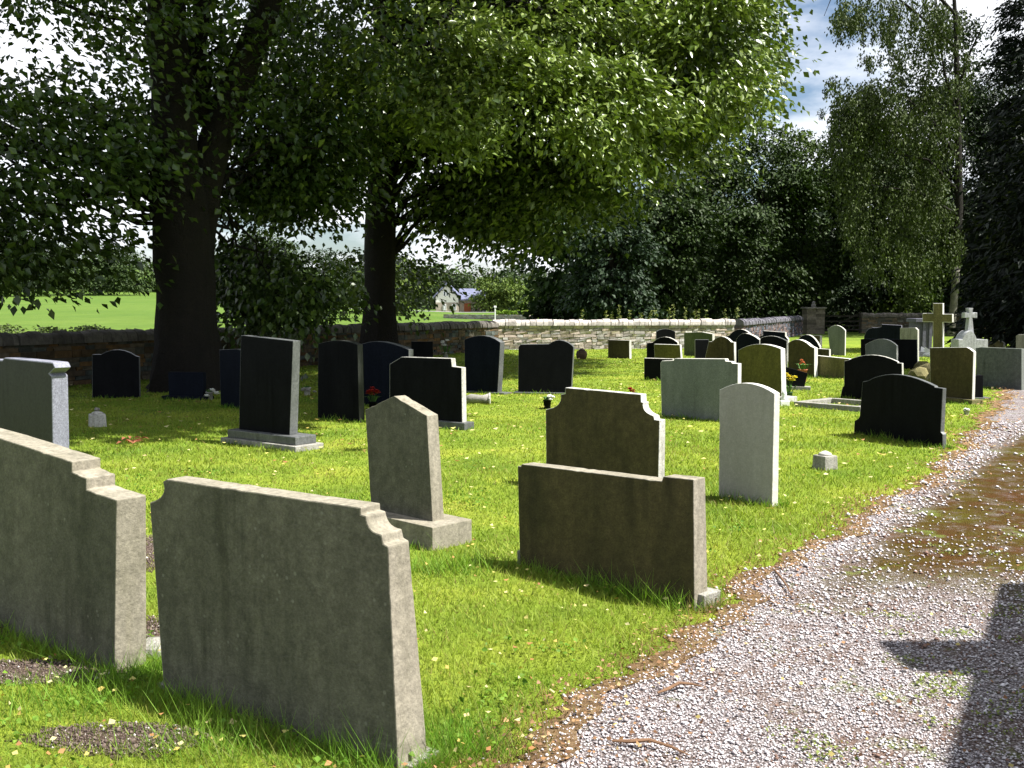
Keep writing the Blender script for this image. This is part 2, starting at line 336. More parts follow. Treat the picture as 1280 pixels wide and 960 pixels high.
# ------------------------------------------------------------------ headstones
def arc(p0, pk, p1, n=9):
    cx, cy = 2*pk[0]-(p0[0]+p1[0])/2, 2*pk[1]-(p0[1]+p1[1])/2
    return [((1-s)**2*p0[0]+2*s*(1-s)*cx+s*s*p1[0], (1-s)**2*p0[1]+2*s*(1-s)*cy+s*s*p1[1]) for s in [i/n for i in range(n+1)]]
FOOT = []       # footprints, for the grass
def headstone(G1, G2, outline, t0, t1, face, side, label, plinth=None, foot=None, group=None, bev=.006, name='headstone', cat='headstone', pm=None, fm=None):
    P1 = G(*G1); P2 = G(*G2); d = (P2-P1).normalized(); n = Vector((d.y, -d.x, 0))
    if n.dot(P1) > 0: n = -n
    h = plinth[3] if plinth else 0
    def P(px, py):
        r = ray(px, py); tt = (P1-CAM).dot(n)/r.dot(n); q = CAM+r*tt
        return (q-P1).dot(d), q.z
    uv = [P(*q) for q in outline]
    if foot: h += foot[3]
    uv = [(u, v if v > h+.035 else h-(.06 if h == 0 else (h+.06 if foot and foot[1] < 0 else .004))) for u, v in uv]
    us_ = [u for u, v in uv]; vmax = max(v for u, v in uv)
    if bev <= .005:
        rr = random.Random(int(G1[0]*7+5)); q_ = []
        for i, a_ in enumerate(uv):
            b_ = uv[(i+1) % len(uv)]; q_.append(a_); L_ = math.hypot(b_[0]-a_[0], b_[1]-a_[1])
            if i == len(uv)-1 or L_ < .06: continue
            k_ = int(L_/.035); nx_, ny_ = (b_[1]-a_[1])/L_, -(b_[0]-a_[0])/L_; w_ = 0
            for j in range(1, k_):
                s_ = j/k_; w_ = .6*w_+rr.gauss(0, .0004); ch = -rr.uniform(.001, .004) if rr.random() < .05 else 0
                q_.append((a_[0]+(b_[0]-a_[0])*s_-nx_*(w_+ch), a_[1]+(b_[1]-a_[1])*s_-ny_*(w_+ch)))
        uv = q_; us_ = [u for u, v in uv]
    A = P1 + d*((min(us_)+max(us_))/2) - n*(t0/2)
    multi = plinth or foot
    root = empty(name, (A.x, A.y, 0), label, cat, group) if multi else None
    mb = MB(); k = len(uv)
    fr = [P1+d*u+Vector((0, 0, v)) for u, v in uv]
    bk = [P1+d*u-n*(t0+(t1-t0)*max(0, v)/vmax)+Vector((0, 0, v)) for u, v in uv]
    mb.add(fr+bk, [tuple(range(k))], 1)
    mb.f += [tuple(range(2*k-1, k-1, -1))]; mb.m += [1]
    for i in range(k): mb.f.append((i, (i+1) % k, (i+1) % k+k, i+k)); mb.m.append(0)
    o = mb.build('slab' if multi else name, [side, face], root, (A.x, A.y, 0), bev=bev)  # face colours darkened for shade, side colours lighter for sunlit edges
    if not multi: tag(o, label, cat, group)
    u0, u1 = min(us_), max(us_)
    def fr_(x, y, z): return P1+d*x-n*y+Vector((0, 0, z))
    zb = 0
    def block(nm, spec, zb, mat):
        ex, fo, ba, hh = spec
        MB().box(u0-ex, u1+ex, -fo, t0+ba, zb-(.06 if zb == 0 else 0), zb+hh, fr_).build(nm, mat, root, bev=min(bev*1.5, .01))
    if foot: block('foundation', foot, 0, fm or GREYST); zb = foot[3]
    if plinth: block('plinth', plinth, zb, pm or side)
    FOOT.append((P1+d*u0, P1+d*u1, n.copy(), t0, max(0, (plinth or foot or (0, 0, 0, 0))[1])))
    return o

HS = headstone
g_near = None
# --- near left group
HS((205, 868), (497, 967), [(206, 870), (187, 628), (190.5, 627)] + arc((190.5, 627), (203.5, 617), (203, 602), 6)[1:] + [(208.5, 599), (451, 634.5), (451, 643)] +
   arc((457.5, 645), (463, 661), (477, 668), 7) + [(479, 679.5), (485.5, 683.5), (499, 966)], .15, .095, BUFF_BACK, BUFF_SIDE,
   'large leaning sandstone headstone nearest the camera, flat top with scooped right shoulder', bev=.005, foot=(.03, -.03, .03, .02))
HS((-40, 775), (143, 842), [(-75, 768), (-75, 572), (-62, 560), (-50, 548), (-38, 537), (0, 547.5), (90, 577), (90, 590), (108, 597.5), (108, 612), (146, 625), (142.5, 846)], .15, .13, BUFF_BACK, BUFF_SIDE,
   'sandstone headstone with square stepped shoulder, cut by the left edge', bev=.005)
HS((462, 662), (541, 681), [(464, 672), (456.5, 512), (492.5, 495), (533.5, 519.5), (541, 681)], .10, .095, BUFF_BACK, BUFF_SIDE,
   'tall narrow headstone with pointed gable top on a square base', plinth=(.13, .12, .12, .15), bev=.004)
HS((650, 708), (868, 764), [(650, 710), (647, 582.5), (651, 583), (652, 580), (827, 601.5), (829, 595.5), (867, 599.5), (868.5, 766)], .115, .10, OLIV_BACK, BUFF_SIDE,
   'wide low brown headstone by the gravel edge with raised block at its right end', foot=(.035, -.03, .06, .08), bev=.004)
HS((684, 606), (822, 625), [(683, 608), (682, 512), (686, 511)] + arc((686, 511), (698, 505), (701, 493), 6)[1:] + [(706.5, 492), (706.5, 484.5), (801, 493), (801.5, 502.5)] +
   arc((804, 503), (806, 513), (817, 520), 6) + [(818, 524.5), (824.5, 525.5), (822.5, 626)], .10, .085, OLIV_BACK, PALE,
   'brown headstone with scooped shoulders directly behind the wide low brown one', bev=.004)
HS((898.5, 622), (965, 634), [(898.5, 624), (899.5, 487)] + arc((901, 486.5), (934, 479), (968, 492), 10) + [(965, 636)], .075, .07, WHITE_BACK, WHITE_SIDE,
   'slim white war-grave style headstone with curved top', bev=.004)
HS((20, 583), (66, 592), [(-58, 585), (-60, 464), (-40, 462), (-40, 448), (3, 450), (5, 447), (56, 452), (66, 453), (69, 460), (62, 467), (65, 470), (66.5, 592)], .16, .15, GRAN_BK, GRAN,
   'speckled grey granite headstone with rolled top edge at the far left', bev=.012)
# --- shaded left group
HS((116, 498), (174, 497), [(115, 499), (115, 443), (126, 443)] + arc((126, 443), (148, 437), (170, 445), 6)[1:] + [(174, 446), (175, 498)], .1, .1, BLACK, BLACK_ED,
   'black headstone with arched top in deep shade left of the big trunk')
HS((212, 499), (254, 500), [(211, 500), (210, 465), (254, 465.5), (254, 501)], .09, .09, NAVY, NAVY, 'small low dark headstone in front of the big tree trunk', plinth=(.1, .06, .06, .06))
HS((275, 508), (304, 512), [(276, 509), (274, 437), (296, 436), (306, 439), (306, 513)], .1, .1, NAVY, BLACK_ED,
   'blue-black headstone half hidden by the tall polished one, beside the big trunk')
HS((297, 553), (367, 562), [(299, 556), (301, 419.5), (304, 419), (366.5, 426), (362.5, 564)], .11, .10, BLACK, BLACK_ED,
   'tall polished black headstone with straight top on a stepped plinth, edge of the tree shade', plinth=(.10, .08, .1, .09), foot=(.16, .13, .15, .06), pm=BLACK_ED, fm=GREYST)
HS((397, 524), (449, 528.5), [(397, 526), (397.5, 430)] + arc((399, 429), (424, 425.5), (447, 430.5), 6) + [(449.5, 530)], .1, .1, BLACK, GRAN_BK,
   'black headstone with gently curved top between the two tree trunks')
HS((452, 506), (510, 511), [(452, 507), (451, 431)] + arc((452, 430), (478, 427), (511, 437), 6) + [(511, 512)], .1, .1, NAVY, BLACK_ED,
   'slate-blue headstone in shade just behind the gable-topped stone, red flowers at its foot')
HS((516, 466), (541, 466), [(515, 467), (514, 427), (541, 427), (541, 467)], .1, .1, BLACK, BLACK, 'small black headstone against the shaded wall right of the second trunk')
HS((487, 529), (578, 537), [(487, 531), (487, 455), (502, 446), (564, 448), (565, 458), (577, 459.5), (578, 538)], .09, .085, BLACK, PALE,
   'broad black headstone with pale right edge and notched shoulder behind the gable-topped stone', plinth=(.07, .05, .06, .09), pm=BLACK_ED)
HS((581, 490), (621, 492.5), [(581, 492), (580.5, 425)] + arc((581, 424), (605, 419.5), (625.5, 428), 6) + [(622, 494)], .13, .13, NAVY, BLACK_ED,
   'black headstone with rounded top at the corner where the wall turns sunny', plinth=(.12, .06, .06, .03), pm=BLACK_ED)
HS((647.5, 492), (713, 493), [(647.5, 494), (648, 434), (650.5, 430.5), (685, 430)] + arc((686, 430), (700, 425), (715, 431.5), 6) + [(717, 434), (714, 495)], .16, .16, BLACK, BLACK_ED,
   'wide black headstone with a hump at the right of its top, before the sunny wall', plinth=(.08, .06, .08, .03), pm=BLACK_ED)
# --- centre
HS((827.5, 521), (922.5, 528.5), [(827, 523), (825.5, 454), (827, 451), (842, 450.5), (843, 448), (906, 448.5), (907, 451.5), (914, 452), (915, 454), (922.5, 454.5), (922, 530)], .1, .1, BLUEG, WHITE_SIDE,
   'broad blue-grey headstone with stepped shoulders behind the white one')
HS((805, 475.5), (840, 476.5), [(805, 477), (805, 447.5), (841, 448.5), (841, 478)], .12, .12, BLACK, PALE, 'low black headstone poking out left of the broad blue-grey one')
HS((760, 447.5), (787, 448.5), [(760, 449), (760, 424.5), (786.5, 425.5), (787, 450)], .12, .12, OLIV_BACK, PALE, 'small square dark headstone standing alone before the sunny wall')
HS((818, 461), (851, 462), [(819, 463), (817.5, 431), (817.5, 430), (850, 431), (852.5, 463)], .12, .12, OLIVE_LT, WHITE_SIDE, 'small yellow-green headstone with thick white top edge')
HS((808, 455), (846, 456), [(808, 457), (808.5, 428.5), (816, 428)] + arc((816, 427.5), (831, 421), (847, 428), 6) + [(847, 457)], .12, .12, BLACK, PALE, 'dark arched headstone just behind the small yellow-green one')
HS((821, 441), (844, 441), [(820.5, 443), (820.5, 415)] + arc((821, 414), (832, 411), (844, 414.5), 6) + [(844.5, 443)], .12, .12, BLACK, BLACK_ED, 'dark round-topped headstone tallest of the trio against the sunny wall')
HS((855, 444.5), (891, 446), [(855, 446), (855, 415.8), (877, 415), (890.5, 417.5), (891, 447)], .13, .12, stone('dark_green_stone', (.10, .12, .06), (.06, .08, .035), amount=.4), PALE, 'plain dark-green upright headstone against the end of the sunny wall')
HS((869, 452), (886, 452), [(869, 454), (869, 424.5), (886, 424.5), (886, 454)], .1, .1, BLACK, BLACK_ED, 'narrow dark headstone in front of the plain dark-green one')
HS((877, 459), (918, 460.5), [(878, 461), (886, 427), (890, 427)] + arc((890, 427), (902, 420.5), (914, 427.5), 6) + [(917.5, 427.8), (918, 462)], .13, .13, OLIV_BACK, WHITE_SIDE, 'dark olive headstone with humped top and bright white edge')
HS((908, 440), (938, 441), [(907, 442), (907, 421), (912, 419)] + arc((913, 417), (926, 411.5), (938, 418), 6) + [(938, 443)], .13, .12, NAVY, PALE, 'blue-black peaked headstone at the end of the sunny wall')
HS((919, 455), (949, 456.5), [(920, 457), (920, 424)] + arc((921, 423), (932, 416.5), (949.5, 425), 6) + [(949, 458)], .12, .12, NAVY, PALE, 'blue-black shouldered headstone behind the tall olive one')
HS((923, 497), (977, 502), [(924, 499), (922.5, 438)] + arc((923, 437.5), (948, 430), (976, 436), 9) + [(977, 503)], .12, .11, OLIVE_LT, WHITE_SIDE,
   'tall olive-yellow headstone with white edge and pale base', plinth=(.12, .08, .12, .08), pm=PALE)
HS((951, 452), (984, 453), [(950, 454), (949, 421), (953.5, 419), (953.5, 413.3), (981.5, 415.3), (981.5, 420), (985, 424), (984, 455)], .13, .13, NAVY, PALE, 'dark headstone with raised flat head and white top line')
HS((950, 466), (983, 467), [(950, 468), (950, 423)] + arc((952, 422), (967, 420), (983.4, 426), 6) + [(983, 469)], .12, .12, BLACK, PALE, 'black curved-top headstone immediately right behind the tall olive one')
HS((985, 470), (1018, 472), [(985, 472), (985, 429)] + arc((986, 428), (999, 424.5), (1013.4, 433), 6) + [(1018, 435), (1018, 474)], .13, .13, OLIV_BACK, WHITE_SIDE, 'brown arched headstone above the tilted black tablet')
HS((994, 447), (1025, 448), [(994, 449), (994, 428)] + arc((996, 425.5), (1011, 418.5), (1024.7, 433.5), 8) + [(1024.7, 450)], .12, .12, NAVY, PALE, 'dark round-arched headstone with white rim behind the brown one')
HS((1000, 437), (1024, 438), [(999, 439), (999.5, 419), (1025, 419.3), (1025, 440)], .12, .12, OLIV_BACK, PALE, 'plain dark square headstone in the back row before the gate pier')
HS((1022, 458), (1036.5, 458.5), [(1022, 460), (1022, 435.6), (1036.5, 436.6), (1037, 460)], .12, .12, OLIV_BACK, WHITE_SIDE, 'tiny dark headstone above the long low mossy one')
HS((1015.5, 471), (1056, 473.5), [(1015, 473), (1016, 444.5), (1017, 444), (1060, 448.3), (1062, 449), (1061, 475)], .12, .12, MOSSY, WHITE_SIDE, 'long low mossy headstone with sloping white top')
HS((1038, 444), (1056, 444.5), [(1038, 446), (1034.5, 411)] + arc((1035, 411), (1046, 406.5), (1056.5, 413), 6) + [(1056, 446)], .09, .09, BLUEG, WHITE_SIDE, 'pale blue-grey headstone with curved top in front of the field gate')
HS((1050, 498.5), (1128, 504), [(1049, 500), (1053, 484), (1055, 482), (1055, 451)] + arc((1059, 450.5), (1090, 443.5), (1122, 452), 8) + [(1122, 453.5), (1127.5, 454), (1128, 484), (1131, 487), (1131, 506)], .055, .055, BLACK, PALE,
   'black wide headstone with flared foot, second of the two black ones beside the path')
HS((1068, 543), (1178, 561), [(1067, 545), (1068, 526), (1073, 523), (1074.5, 520), (1078, 477)] + arc((1084, 476), (1122, 468), (1168, 482.5), 10) + [(1168.5, 484), (1178.7, 485.5), (1176, 540), (1178.5, 543), (1178.5, 563)], .055, .05, BLACK, BLACK_ED,
   'large black headstone with gently arched top nearest the path, front of the right-hand group')
HS((1082, 467), (1121, 469), [(1083, 469), (1081.5, 431)] + arc((1082, 430.5), (1103, 423.5), (1120.8, 432), 8) + [(1121, 471)], .07, .07, BLUEG, WHITE_SIDE, 'light blue-grey headstone with arched white rim between black stones')
HS((1079, 459), (1146, 462), [(1076, 461), (1075.8, 424), (1080, 423.5), (1118, 424), (1145, 424.5), (1146, 464)], .07, .07, BLACK, NAVY, 'wide black flat-topped headstone behind the light blue arched one')
HS((1082, 446), (1127, 447), [(1080, 448), (1080, 420)] + arc((1081, 419), (1086, 411), (1097, 409.5), 4) + [(1101.5, 408.5), (1102, 405.3), (1127, 406.6), (1127, 449)], .13, .13, NAVY, GRAN, 'blue-black headstone with curved left shoulder and raised light head')
HS((1125, 452), (1147, 453), [(1125, 454), (1125, 410), (1144, 409.5), (1147, 412.5), (1147, 455)], .08, .08, GREYST, PALE, 'grey headstone with rounded corner left of the mossy cross')
HS((1165, 500), (1215, 505), [(1163, 502), (1162, 434.5), (1208, 434), (1212, 436), (1217, 440), (1215, 507)], .06, .06, OLIV_BACK, WHITE_SIDE,
   'mossy brown headstone with cut corner in front of the cross', plinth=(.08, .1, .1, .07), pm=MOSSY)
HS((1219, 499), (1229, 499), [(1219, 501), (1219, 469), (1229, 469), (1229, 501)], .13, .13, BLACK, BLACK, 'short black stone tucked right of the mossy brown headstone', plinth=(.1, .05, .1, .03), pm=BLACK_ED)
HS((1222, 484), (1276, 488), [(1221, 486), (1219.5, 435), (1227, 434), (1277, 436), (1277, 490)], .09, .09, stone('slate_grey_stone', (.11, .12, .13), (.075, .085, .09), amount=.4), BLUEG, 'broad slate-grey headstone in shade beside the path at the right edge')
HS((1236, 442), (1254, 443), [(1235, 445), (1234.5, 427)] + arc((1235, 427), (1245, 424.5), (1254.5, 428.5), 6) + [(1254.5, 445)], .07, .07, MOSSY, PALE, 'small mossy headstone right of the white cross')
HS((1270, 452), (1292, 453), [(1270, 454), (1270, 420), (1273, 418), (1292, 418), (1292, 455)], .13, .13, GREYST, PALE, 'dark headstone cut by the right edge of the photo near the shaded wall')

# tilted black tablet leaning back on its low wedge
P = G(982, 487); Q = G(1006, 487.5); d = (Q-P).normalized(); n = Vector((d.y, -d.x, 0))
root = empty('memorial_tablet', (P.x, P.y, 0), 'black tablet tilted with one corner down in front of the brown arched headstone', 'memorial tablet')
a1 = AT(980, 458, P.y); a2 = AT(1009.5, 466.5, Q.y); a3 = AT(1005, 486, Q.y); a4 = AT(982, 489, P.y)
mb = MB(); fr = [a4, a1, a2, a3]; mb.add([q+Vector((0, 0, 0)) for q in fr]+[q+Vector((.02, .09, 0)) for q in fr], [(0, 1, 2, 3), (7, 6, 5, 4), (0, 4, 5, 1), (1, 5, 6, 2), (2, 6, 7, 3), (3, 7, 4, 0)])
mb.build('slab', BLACK, root, bev=.004)
mb = MB().box(-.05, (Q-P).length+.1, -.04, .2, -.04, .06, lambda x, y, z: P+d*x-n*y+Vector((0, 0, z))); mb.build('plinth', GREYST, root, bev=.006)

# crosses
HS((1167, 478), (1178, 478.5), [(1165.5, 480), (1166, 402.5), (1153, 402.5), (1153, 391.5), (1166, 391.5), (1166, 379), (1178.5, 379), (1178.5, 392.5), (1190.5, 392.5), (1190.5, 403), (1178.5, 403), (1179, 480)], .09, .09, MOSSY, WHITE_SIDE,
   'tall mossy stone cross standing above a pile of rocks', name='stone_cross', cat='cross', bev=.01)
root = empty('stone_cross', tuple(G(1214, 450)), 'slim white cross with flared arms on a domed pale base', 'cross')
P = G(1214, 450); Yp = P.y
WCR = stone('pale_marble', (.42, .43, .46), (.3, .31, .33), amount=.4)
def flatpart(nm, pts, th, mat, root, Yp):
    fr = [AT(x, y, Yp) for x, y in pts]; k = len(fr); mb = MB()
    mb.add(fr+[q+Vector((.0, th, 0)) for q in fr], [tuple(range(k)), tuple(range(2*k-1, k-1, -1))]+[(i, (i+1) % k, (i+1) % k+k, i+k) for i in range(k)])
    return mb.build(nm, mat, root, bev=.01)
flatpart('cross_shaft', [(1209, 419), (1211.5, 397), (1205.5, 397.5), (1206, 390.5), (1211.5, 391.5), (1210.5, 385), (1216.5, 385), (1215.5, 391.5), (1221.5, 390.5), (1221.5, 397.5), (1215.5, 397), (1217.5, 419)], .2, WCR, root, Yp)
flatpart('domed_base', arc((1203, 424), (1213, 413.5), (1221, 424), 8)+[(1235, 424.5), (1235, 431), (1235, 452), (1198, 452), (1198, 424)], .5, WCR, root, Yp-.15)
# panelled monument behind the mossy cross
P = G(1154, 446); Yp = P.y
root = empty('panelled_monument', (P.x, P.y, 0), 'violet-grey panelled pedestal monument with pilasters behind the mossy cross', 'monument')
MNM = stone('violet_grey_granite', (.13, .13, .17), (.09, .09, .12), amount=.4)
wx = lambda px: (px-640)/F*Yp*1.0
zt = AT(1154, 398, Yp).z
fr0 = lambda x, y, z: Vector((x, Yp+y, z))
MB().box(wx(1144), wx(1164), 0, .55, .18, zt-.12, fr0).build('panel_block', MNM, root, bev=.008)
for a in (1144, 1152, 1160): MB().box(wx(a), wx(a+4), -.05, 0, .2, zt-.13, fr0).build('pilaster', MNM, root, bev=.008)
MB().box(wx(1142), wx(1166), -.1, .65, zt-.12, zt, fr0).build('cornice', MNM, root, bev=.015)
MB().box(wx(1142), wx(1166), -.12, .66, -.05, .18, fr0).build('plinth', MNM, root, bev=.015)

# ------------------------------------------------------------------ small grave goods
def rockmesh(c, r, mb, seed=0, flatz=.7):
    rs = random.Random(seed); bm = bmesh.new(); bmesh.ops.create_icosphere(bm, subdivisions=2, radius=1)
    k = len(mb.v); vs = []
    for v in bm.verts:
        q = 1+.35*mnoise.noise(v.co*1.3+Vector((seed*3.1, 0, 0)))+rs.uniform(-.05, .05)
        vs.append((c[0]+v.co.x*r*q, c[1]+v.co.y*r*q, c[2]+v.co.z*r*q*flatz))
    mb.add(vs, [tuple(x.index for x in f.verts) for f in bm.faces]); bm.free()
def urn(px, py, s, hh, label, mat=GREYST, rot=.5, lid=True):
    P = G(px, py); root = empty('flower_urn', (P.x, P.y, 0), label, 'flower urn')
    ca, sa = math.cos(rot), math.sin(rot); fr = lambda x, y, z: (P.x+x*ca-y*sa, P.y+x*sa+y*ca, z)
    q0 = [(-s, -s), (s, -s), (s, s), (-s, s)]
    MB().hexa([fr(x, y, -.04) for x, y in q0]+[fr(x*.93, y*.93, hh) for x, y in q0]).build('block', mat, root, bev=.012)
    MB().lathe((P.x, P.y, hh), [(s*.72, -.003), (s*.72, .012), (s*.6, .022), (s*.3, .035), (.01, .04)]).build('lid', PALE, root, smooth=True)
    return root, P
urn(1031, 586, .085, .13, 'small grey stone flower urn with pale lid alone on the sunny grass near the path')
r_, P = urn(122, 533, .10, .16, 'white-grey cube flower urn at the edge of the tree shade, left lawn', mat=PALE)
mb = MB(); rockmesh((P.x, P.y, .22), .035, mb, 3); mb.build('knob', GREYST, r_, smooth=True)
PET = {}
def flowers(px, py, label, colr, n=8, r=.05, spread=.09, hgt=.22, pot=BLACK, potr=.06, pothe=.12, cat='flowers', z0=0.0, group=None):
    P = G(px, py); root = empty('flower_pot', (P.x, P.y, z0), label, cat, group)
    MB().lathe((P.x, P.y, z0), [(potr*.75, -.02), (potr*.8, .01), (potr, pothe), (potr*1.1, pothe), (potr*1.1, pothe+.015), (potr*.9, pothe+.012), (potr*.85, pothe-.01)]).build('pot', pot, root, smooth=True)
    st = MB()
    for i in range(n):
        a = random.uniform(0, 6.3); q = spread*math.sqrt(random.random()); x, y, z = P.x+q*math.cos(a), P.y+q*math.sin(a), z0+hgt*random.uniform(.8, 1.1)-q*.5
        st.tube([(P.x, P.y, z0+pothe*.5), ((P.x+x)/2, (P.y+y)/2, z0+hgt*.7), (x, y, z)], [.003, .003, .002], 5)
        fl = MB(); rr = r*random.uniform(.8, 1.15)
        for k in range(9):      # petals around a centre
            b = 2*math.pi*k/9; el = .35 if k % 2 else .9
            dx, dy, dz = math.cos(b)*math.cos(el), math.sin(b)*math.cos(el), math.sin(el)
            tx, ty = -math.sin(b)*rr*.42, math.cos(b)*rr*.42
            fl.add([(x, y, z), (x+dx*rr*.6+tx, y+dy*rr*.6+ty, z+dz*rr*.6), (x+dx*rr, y+dy*rr, z+dz*rr*.8), (x+dx*rr*.6-tx, y+dy*rr*.6-ty, z+dz*rr*.6)], [(0, 1, 2, 3)])
        fl.build('blossom', colr, root)
    for k in range(10):
        a = random.uniform(0, 6.3); L = hgt*.6; x, y = math.cos(a), math.sin(a)
        st.add([(P.x, P.y, z0+pothe*.5), (P.x+x*L*.5-y*.02, P.y+y*L*.5+x*.02, z0+pothe+L*.5), (P.x+x*L*.8, P.y+y*L*.8, z0+pothe+L*.45), (P.x+x*L*.5+y*.02, P.y+y*L*.5-x*.02, z0+pothe+L*.5)], [(0, 1, 2, 3)])
    st.lathe((P.x, P.y, z0+pothe*.5-.01), [(potr*.6, 0), (potr*.6, .02)]); st.build('stems', flat('stem_green', (.05, .12, .02)), root)
    return root
WHT = flat('white_petal', (.8, .8, .76), .6, .08); REDP = flat('red_petal', (.28, .015, .01), .7); YEL = flat('yellow_petal', (.6, .5, .03), .6)
TERRA = flat('terracotta', (.32, .10, .05), .85)
flowers(684, 511, 'black pot of white flowers at the left shoulder of the brown scooped headstone', WHT, 9, .055, .10, .20)
flowers(466, 513, 'red flowers at the foot of the slate-blue headstone in tree shade', REDP, 8, .07, .10, .30)
flowers(557, 458, 'white flowers in a tall vase before the shaded wall', WHT, 6, .09, .09, .62, pot=PALE, potr=.07, pothe=.35)
flowers(790, 506, 'small red flowers in a terracotta pot seen above the scooped headstone', REDP, 5, .05, .04, .24, pot=TERRA)
flowers(1003, 478, 'terracotta pot of orange flowers behind the tilted black tablet', flat('orange_petal', (.6, .2, .08), .6), 6, .05, .06, .42, pot=TERRA, potr=.09, pothe=.25)
flowers(986, 500, 'yellow flowers beside the base of the tall olive headstone', YEL, 8, .06, .10, .40, pot=flat('green_pot', (.04, .09, .03)))
flowers(262, 500, 'cream flowers beside the blue-black headstone next to the big trunk', WHT, 7, .07, .16, .16, pot=GREYST)
flowers(384, 494, 'pale flowers lying between the tall polished stone and the curved black one', flat('faded_petal', (.4, .38, .36)), 7, .06, .14, .13, pot=PALE)
flowers(137, 500, 'faded pink flowers against the shaded wall beside the black arched headstone', flat('pink_petal', (.35, .16, .13)), 6, .07, .1, .3, pot=GREYST) if False else None
flowers(1208, 518, 'tiny white flower pot in grass before the mossy brown headstone', WHT, 4, .04, .05, .08, pot=PALE, potr=.04, pothe=.05)
# kneeling white ornament
P = G(980, 507); root = empty('grave_ornament', (P.x, P.y, 0), 'small white stone ornament against the base of the tall olive headstone', 'ornament')
MB().box(P.x-.07, P.x+.07, P.y-.06, P.y+.06, -.03, .08).build('block', WHITE_P, root, bev=.01)
MB().lathe((P.x, P.y, .08), [(.05, -.002), (.055, .02), (.03, .07), (.04, .10), (.025, .15), (.005, .16)]).build('figure', WHITE_P, root, smooth=True)
# fallen stone vase in the shade
P = G(597, 505); root = empty('stone_vase', (P.x, P.y, 0), 'pale stone vase lying on its side in dappled shade right of the broad black headstone', 'vase')
mb = MB(); mb.tube([(P.x-.2, P.y, .07), (P.x-.1, P.y, .085), (P.x+.08, P.y-.01, .08), (P.x+.18, P.y-.02, .085)], [.05, .075, .06, .085], 14); mb.build('body', GREYST, root, smooth=True)
mb = MB(); mb.tube([(P.x+.18, P.y-.02, .085), (P.x+.2, P.y-.021, .085)], [.095, .095], 14); mb.build('rim', PALE, root)
P = G(727, 449); root = empty('planter', (P.x, P.y, 0), 'round brown planter standing on sunny grass right of the hump-topped black headstone', 'planter')
MB().lathe((P.x, P.y, 0), [(.10, -.03), (.15, .06), (.17, .15), (.14, .24), (.12, .25), (.1, .22)]).build('bowl', flat('brown_ceramic', (.09, .06, .035)), root, smooth=True)
mb = MB(); rockmesh((P.x, P.y, .24), .1, mb, 5); mb.build('soil', soilm, root)
# rocks and ornaments at the foot of the mossy cross
for i, (px, py, r) in enumerate([(1150, 476, .22), (1160, 474, .26), (1154, 465, .2), (1170, 481, .2), (1146, 470, .15)]):
    P = G(px, py); mb = MB(); rockmesh((P.x, P.y, r*.5), r, mb, i, .8)
    tag(mb.build('rock', MOSSY, None, (P.x, P.y, 0)), ['round mossy rock furthest left in front of the cross pile', 'biggest mossy rock in the pile under the tall cross', 'mossy rock at the back of the pile under the cross',
        'mossy rock right at the foot of the cross shaft', 'smallest mossy rock at the left end of the cross pile'][i], 'rock', 'rocks under the mossy cross')
P = G(1158, 466); root = empty('dove_ornament', (P.x-.0, P.y-.25, .38), 'white dove ornament perched on the rocks under the mossy cross', 'ornament')
mb = MB(); mb.tube([(P.x-.2, P.y-.25, .42), (P.x-.08, P.y-.25, .44), (P.x+.05, P.y-.25, .5), (P.x+.12, P.y-.25, .58), (P.x+.18, P.y-.25, .57)], [.02, .075, .07, .045, .01], 10); mb.build('body', WHITE_P, root, smooth=True)
mb = MB(); mb.add([(P.x+.02, P.y-.3, .5), (P.x-.2, P.y-.36, .62), (P.x-.22, P.y-.33, .5), (P.x+.02, P.y-.28, .46)], [(0, 1, 2, 3)]); mb.add([(P.x+.02, P.y-.2, .5), (P.x-.2, P.y-.14, .62), (P.x-.22, P.y-.17, .5), (P.x+.02, P.y-.22, .46)], [(0, 1, 2, 3)]); mb.build('wings', WHITE_P, root)
# grave kerb
A = G(992, 508); B = G(1075, 515); d = (B-A).normalized(); n = Vector((-d.y, d.x, 0)); L = (B-A).length
root = empty('grave_kerb', (A.x, A.y, 0), 'low lichened kerb set round a grave right of the tall olive headstone', 'kerb')
fr_ = lambda x, y, z: A+d*x+n*y+Vector((0, 0, z))
for (x0, x1, y0, y1) in [(0, L, 0, .11), (0, .11, .112, 1.0), (L-.11, L, .112, 1.0), (.112, L-.112, .89, 1.0)]:
    MB().box(x0, x1, y0, y1, -.05, .075+.004*y0, fr_).build('kerb_stone', GREYST, root, bev=.01)
# broken kerb piece behind the big headstones and rubble under them
for (px, py, s, lb) in [(196, 815, .10, 'broken pale kerb stone on the soil between the two front headstones'), (26, 868, .0, '')]:
    if s:
        P = G(px, py); mb = MB(); rockmesh((P.x, P.y, .02), s, mb, int(px), .35); tag(mb.build('kerb_fragment', GREYST, None, (P.x, P.y, 0)), lb, 'stone')
# dark mound standing in for shadow and litter at the stepped headstone
P = G(8, 812); mb = MB(); rockmesh((P.x-.25, P.y+.15, -.01), .2, mb, 21, .35); tag(mb.build('shadow_litter_mound', soilm, None, (P.x, P.y, 0)), 'dark mound standing in for shadow with litter against the stepped headstone, bottom left', 'shadow mound')
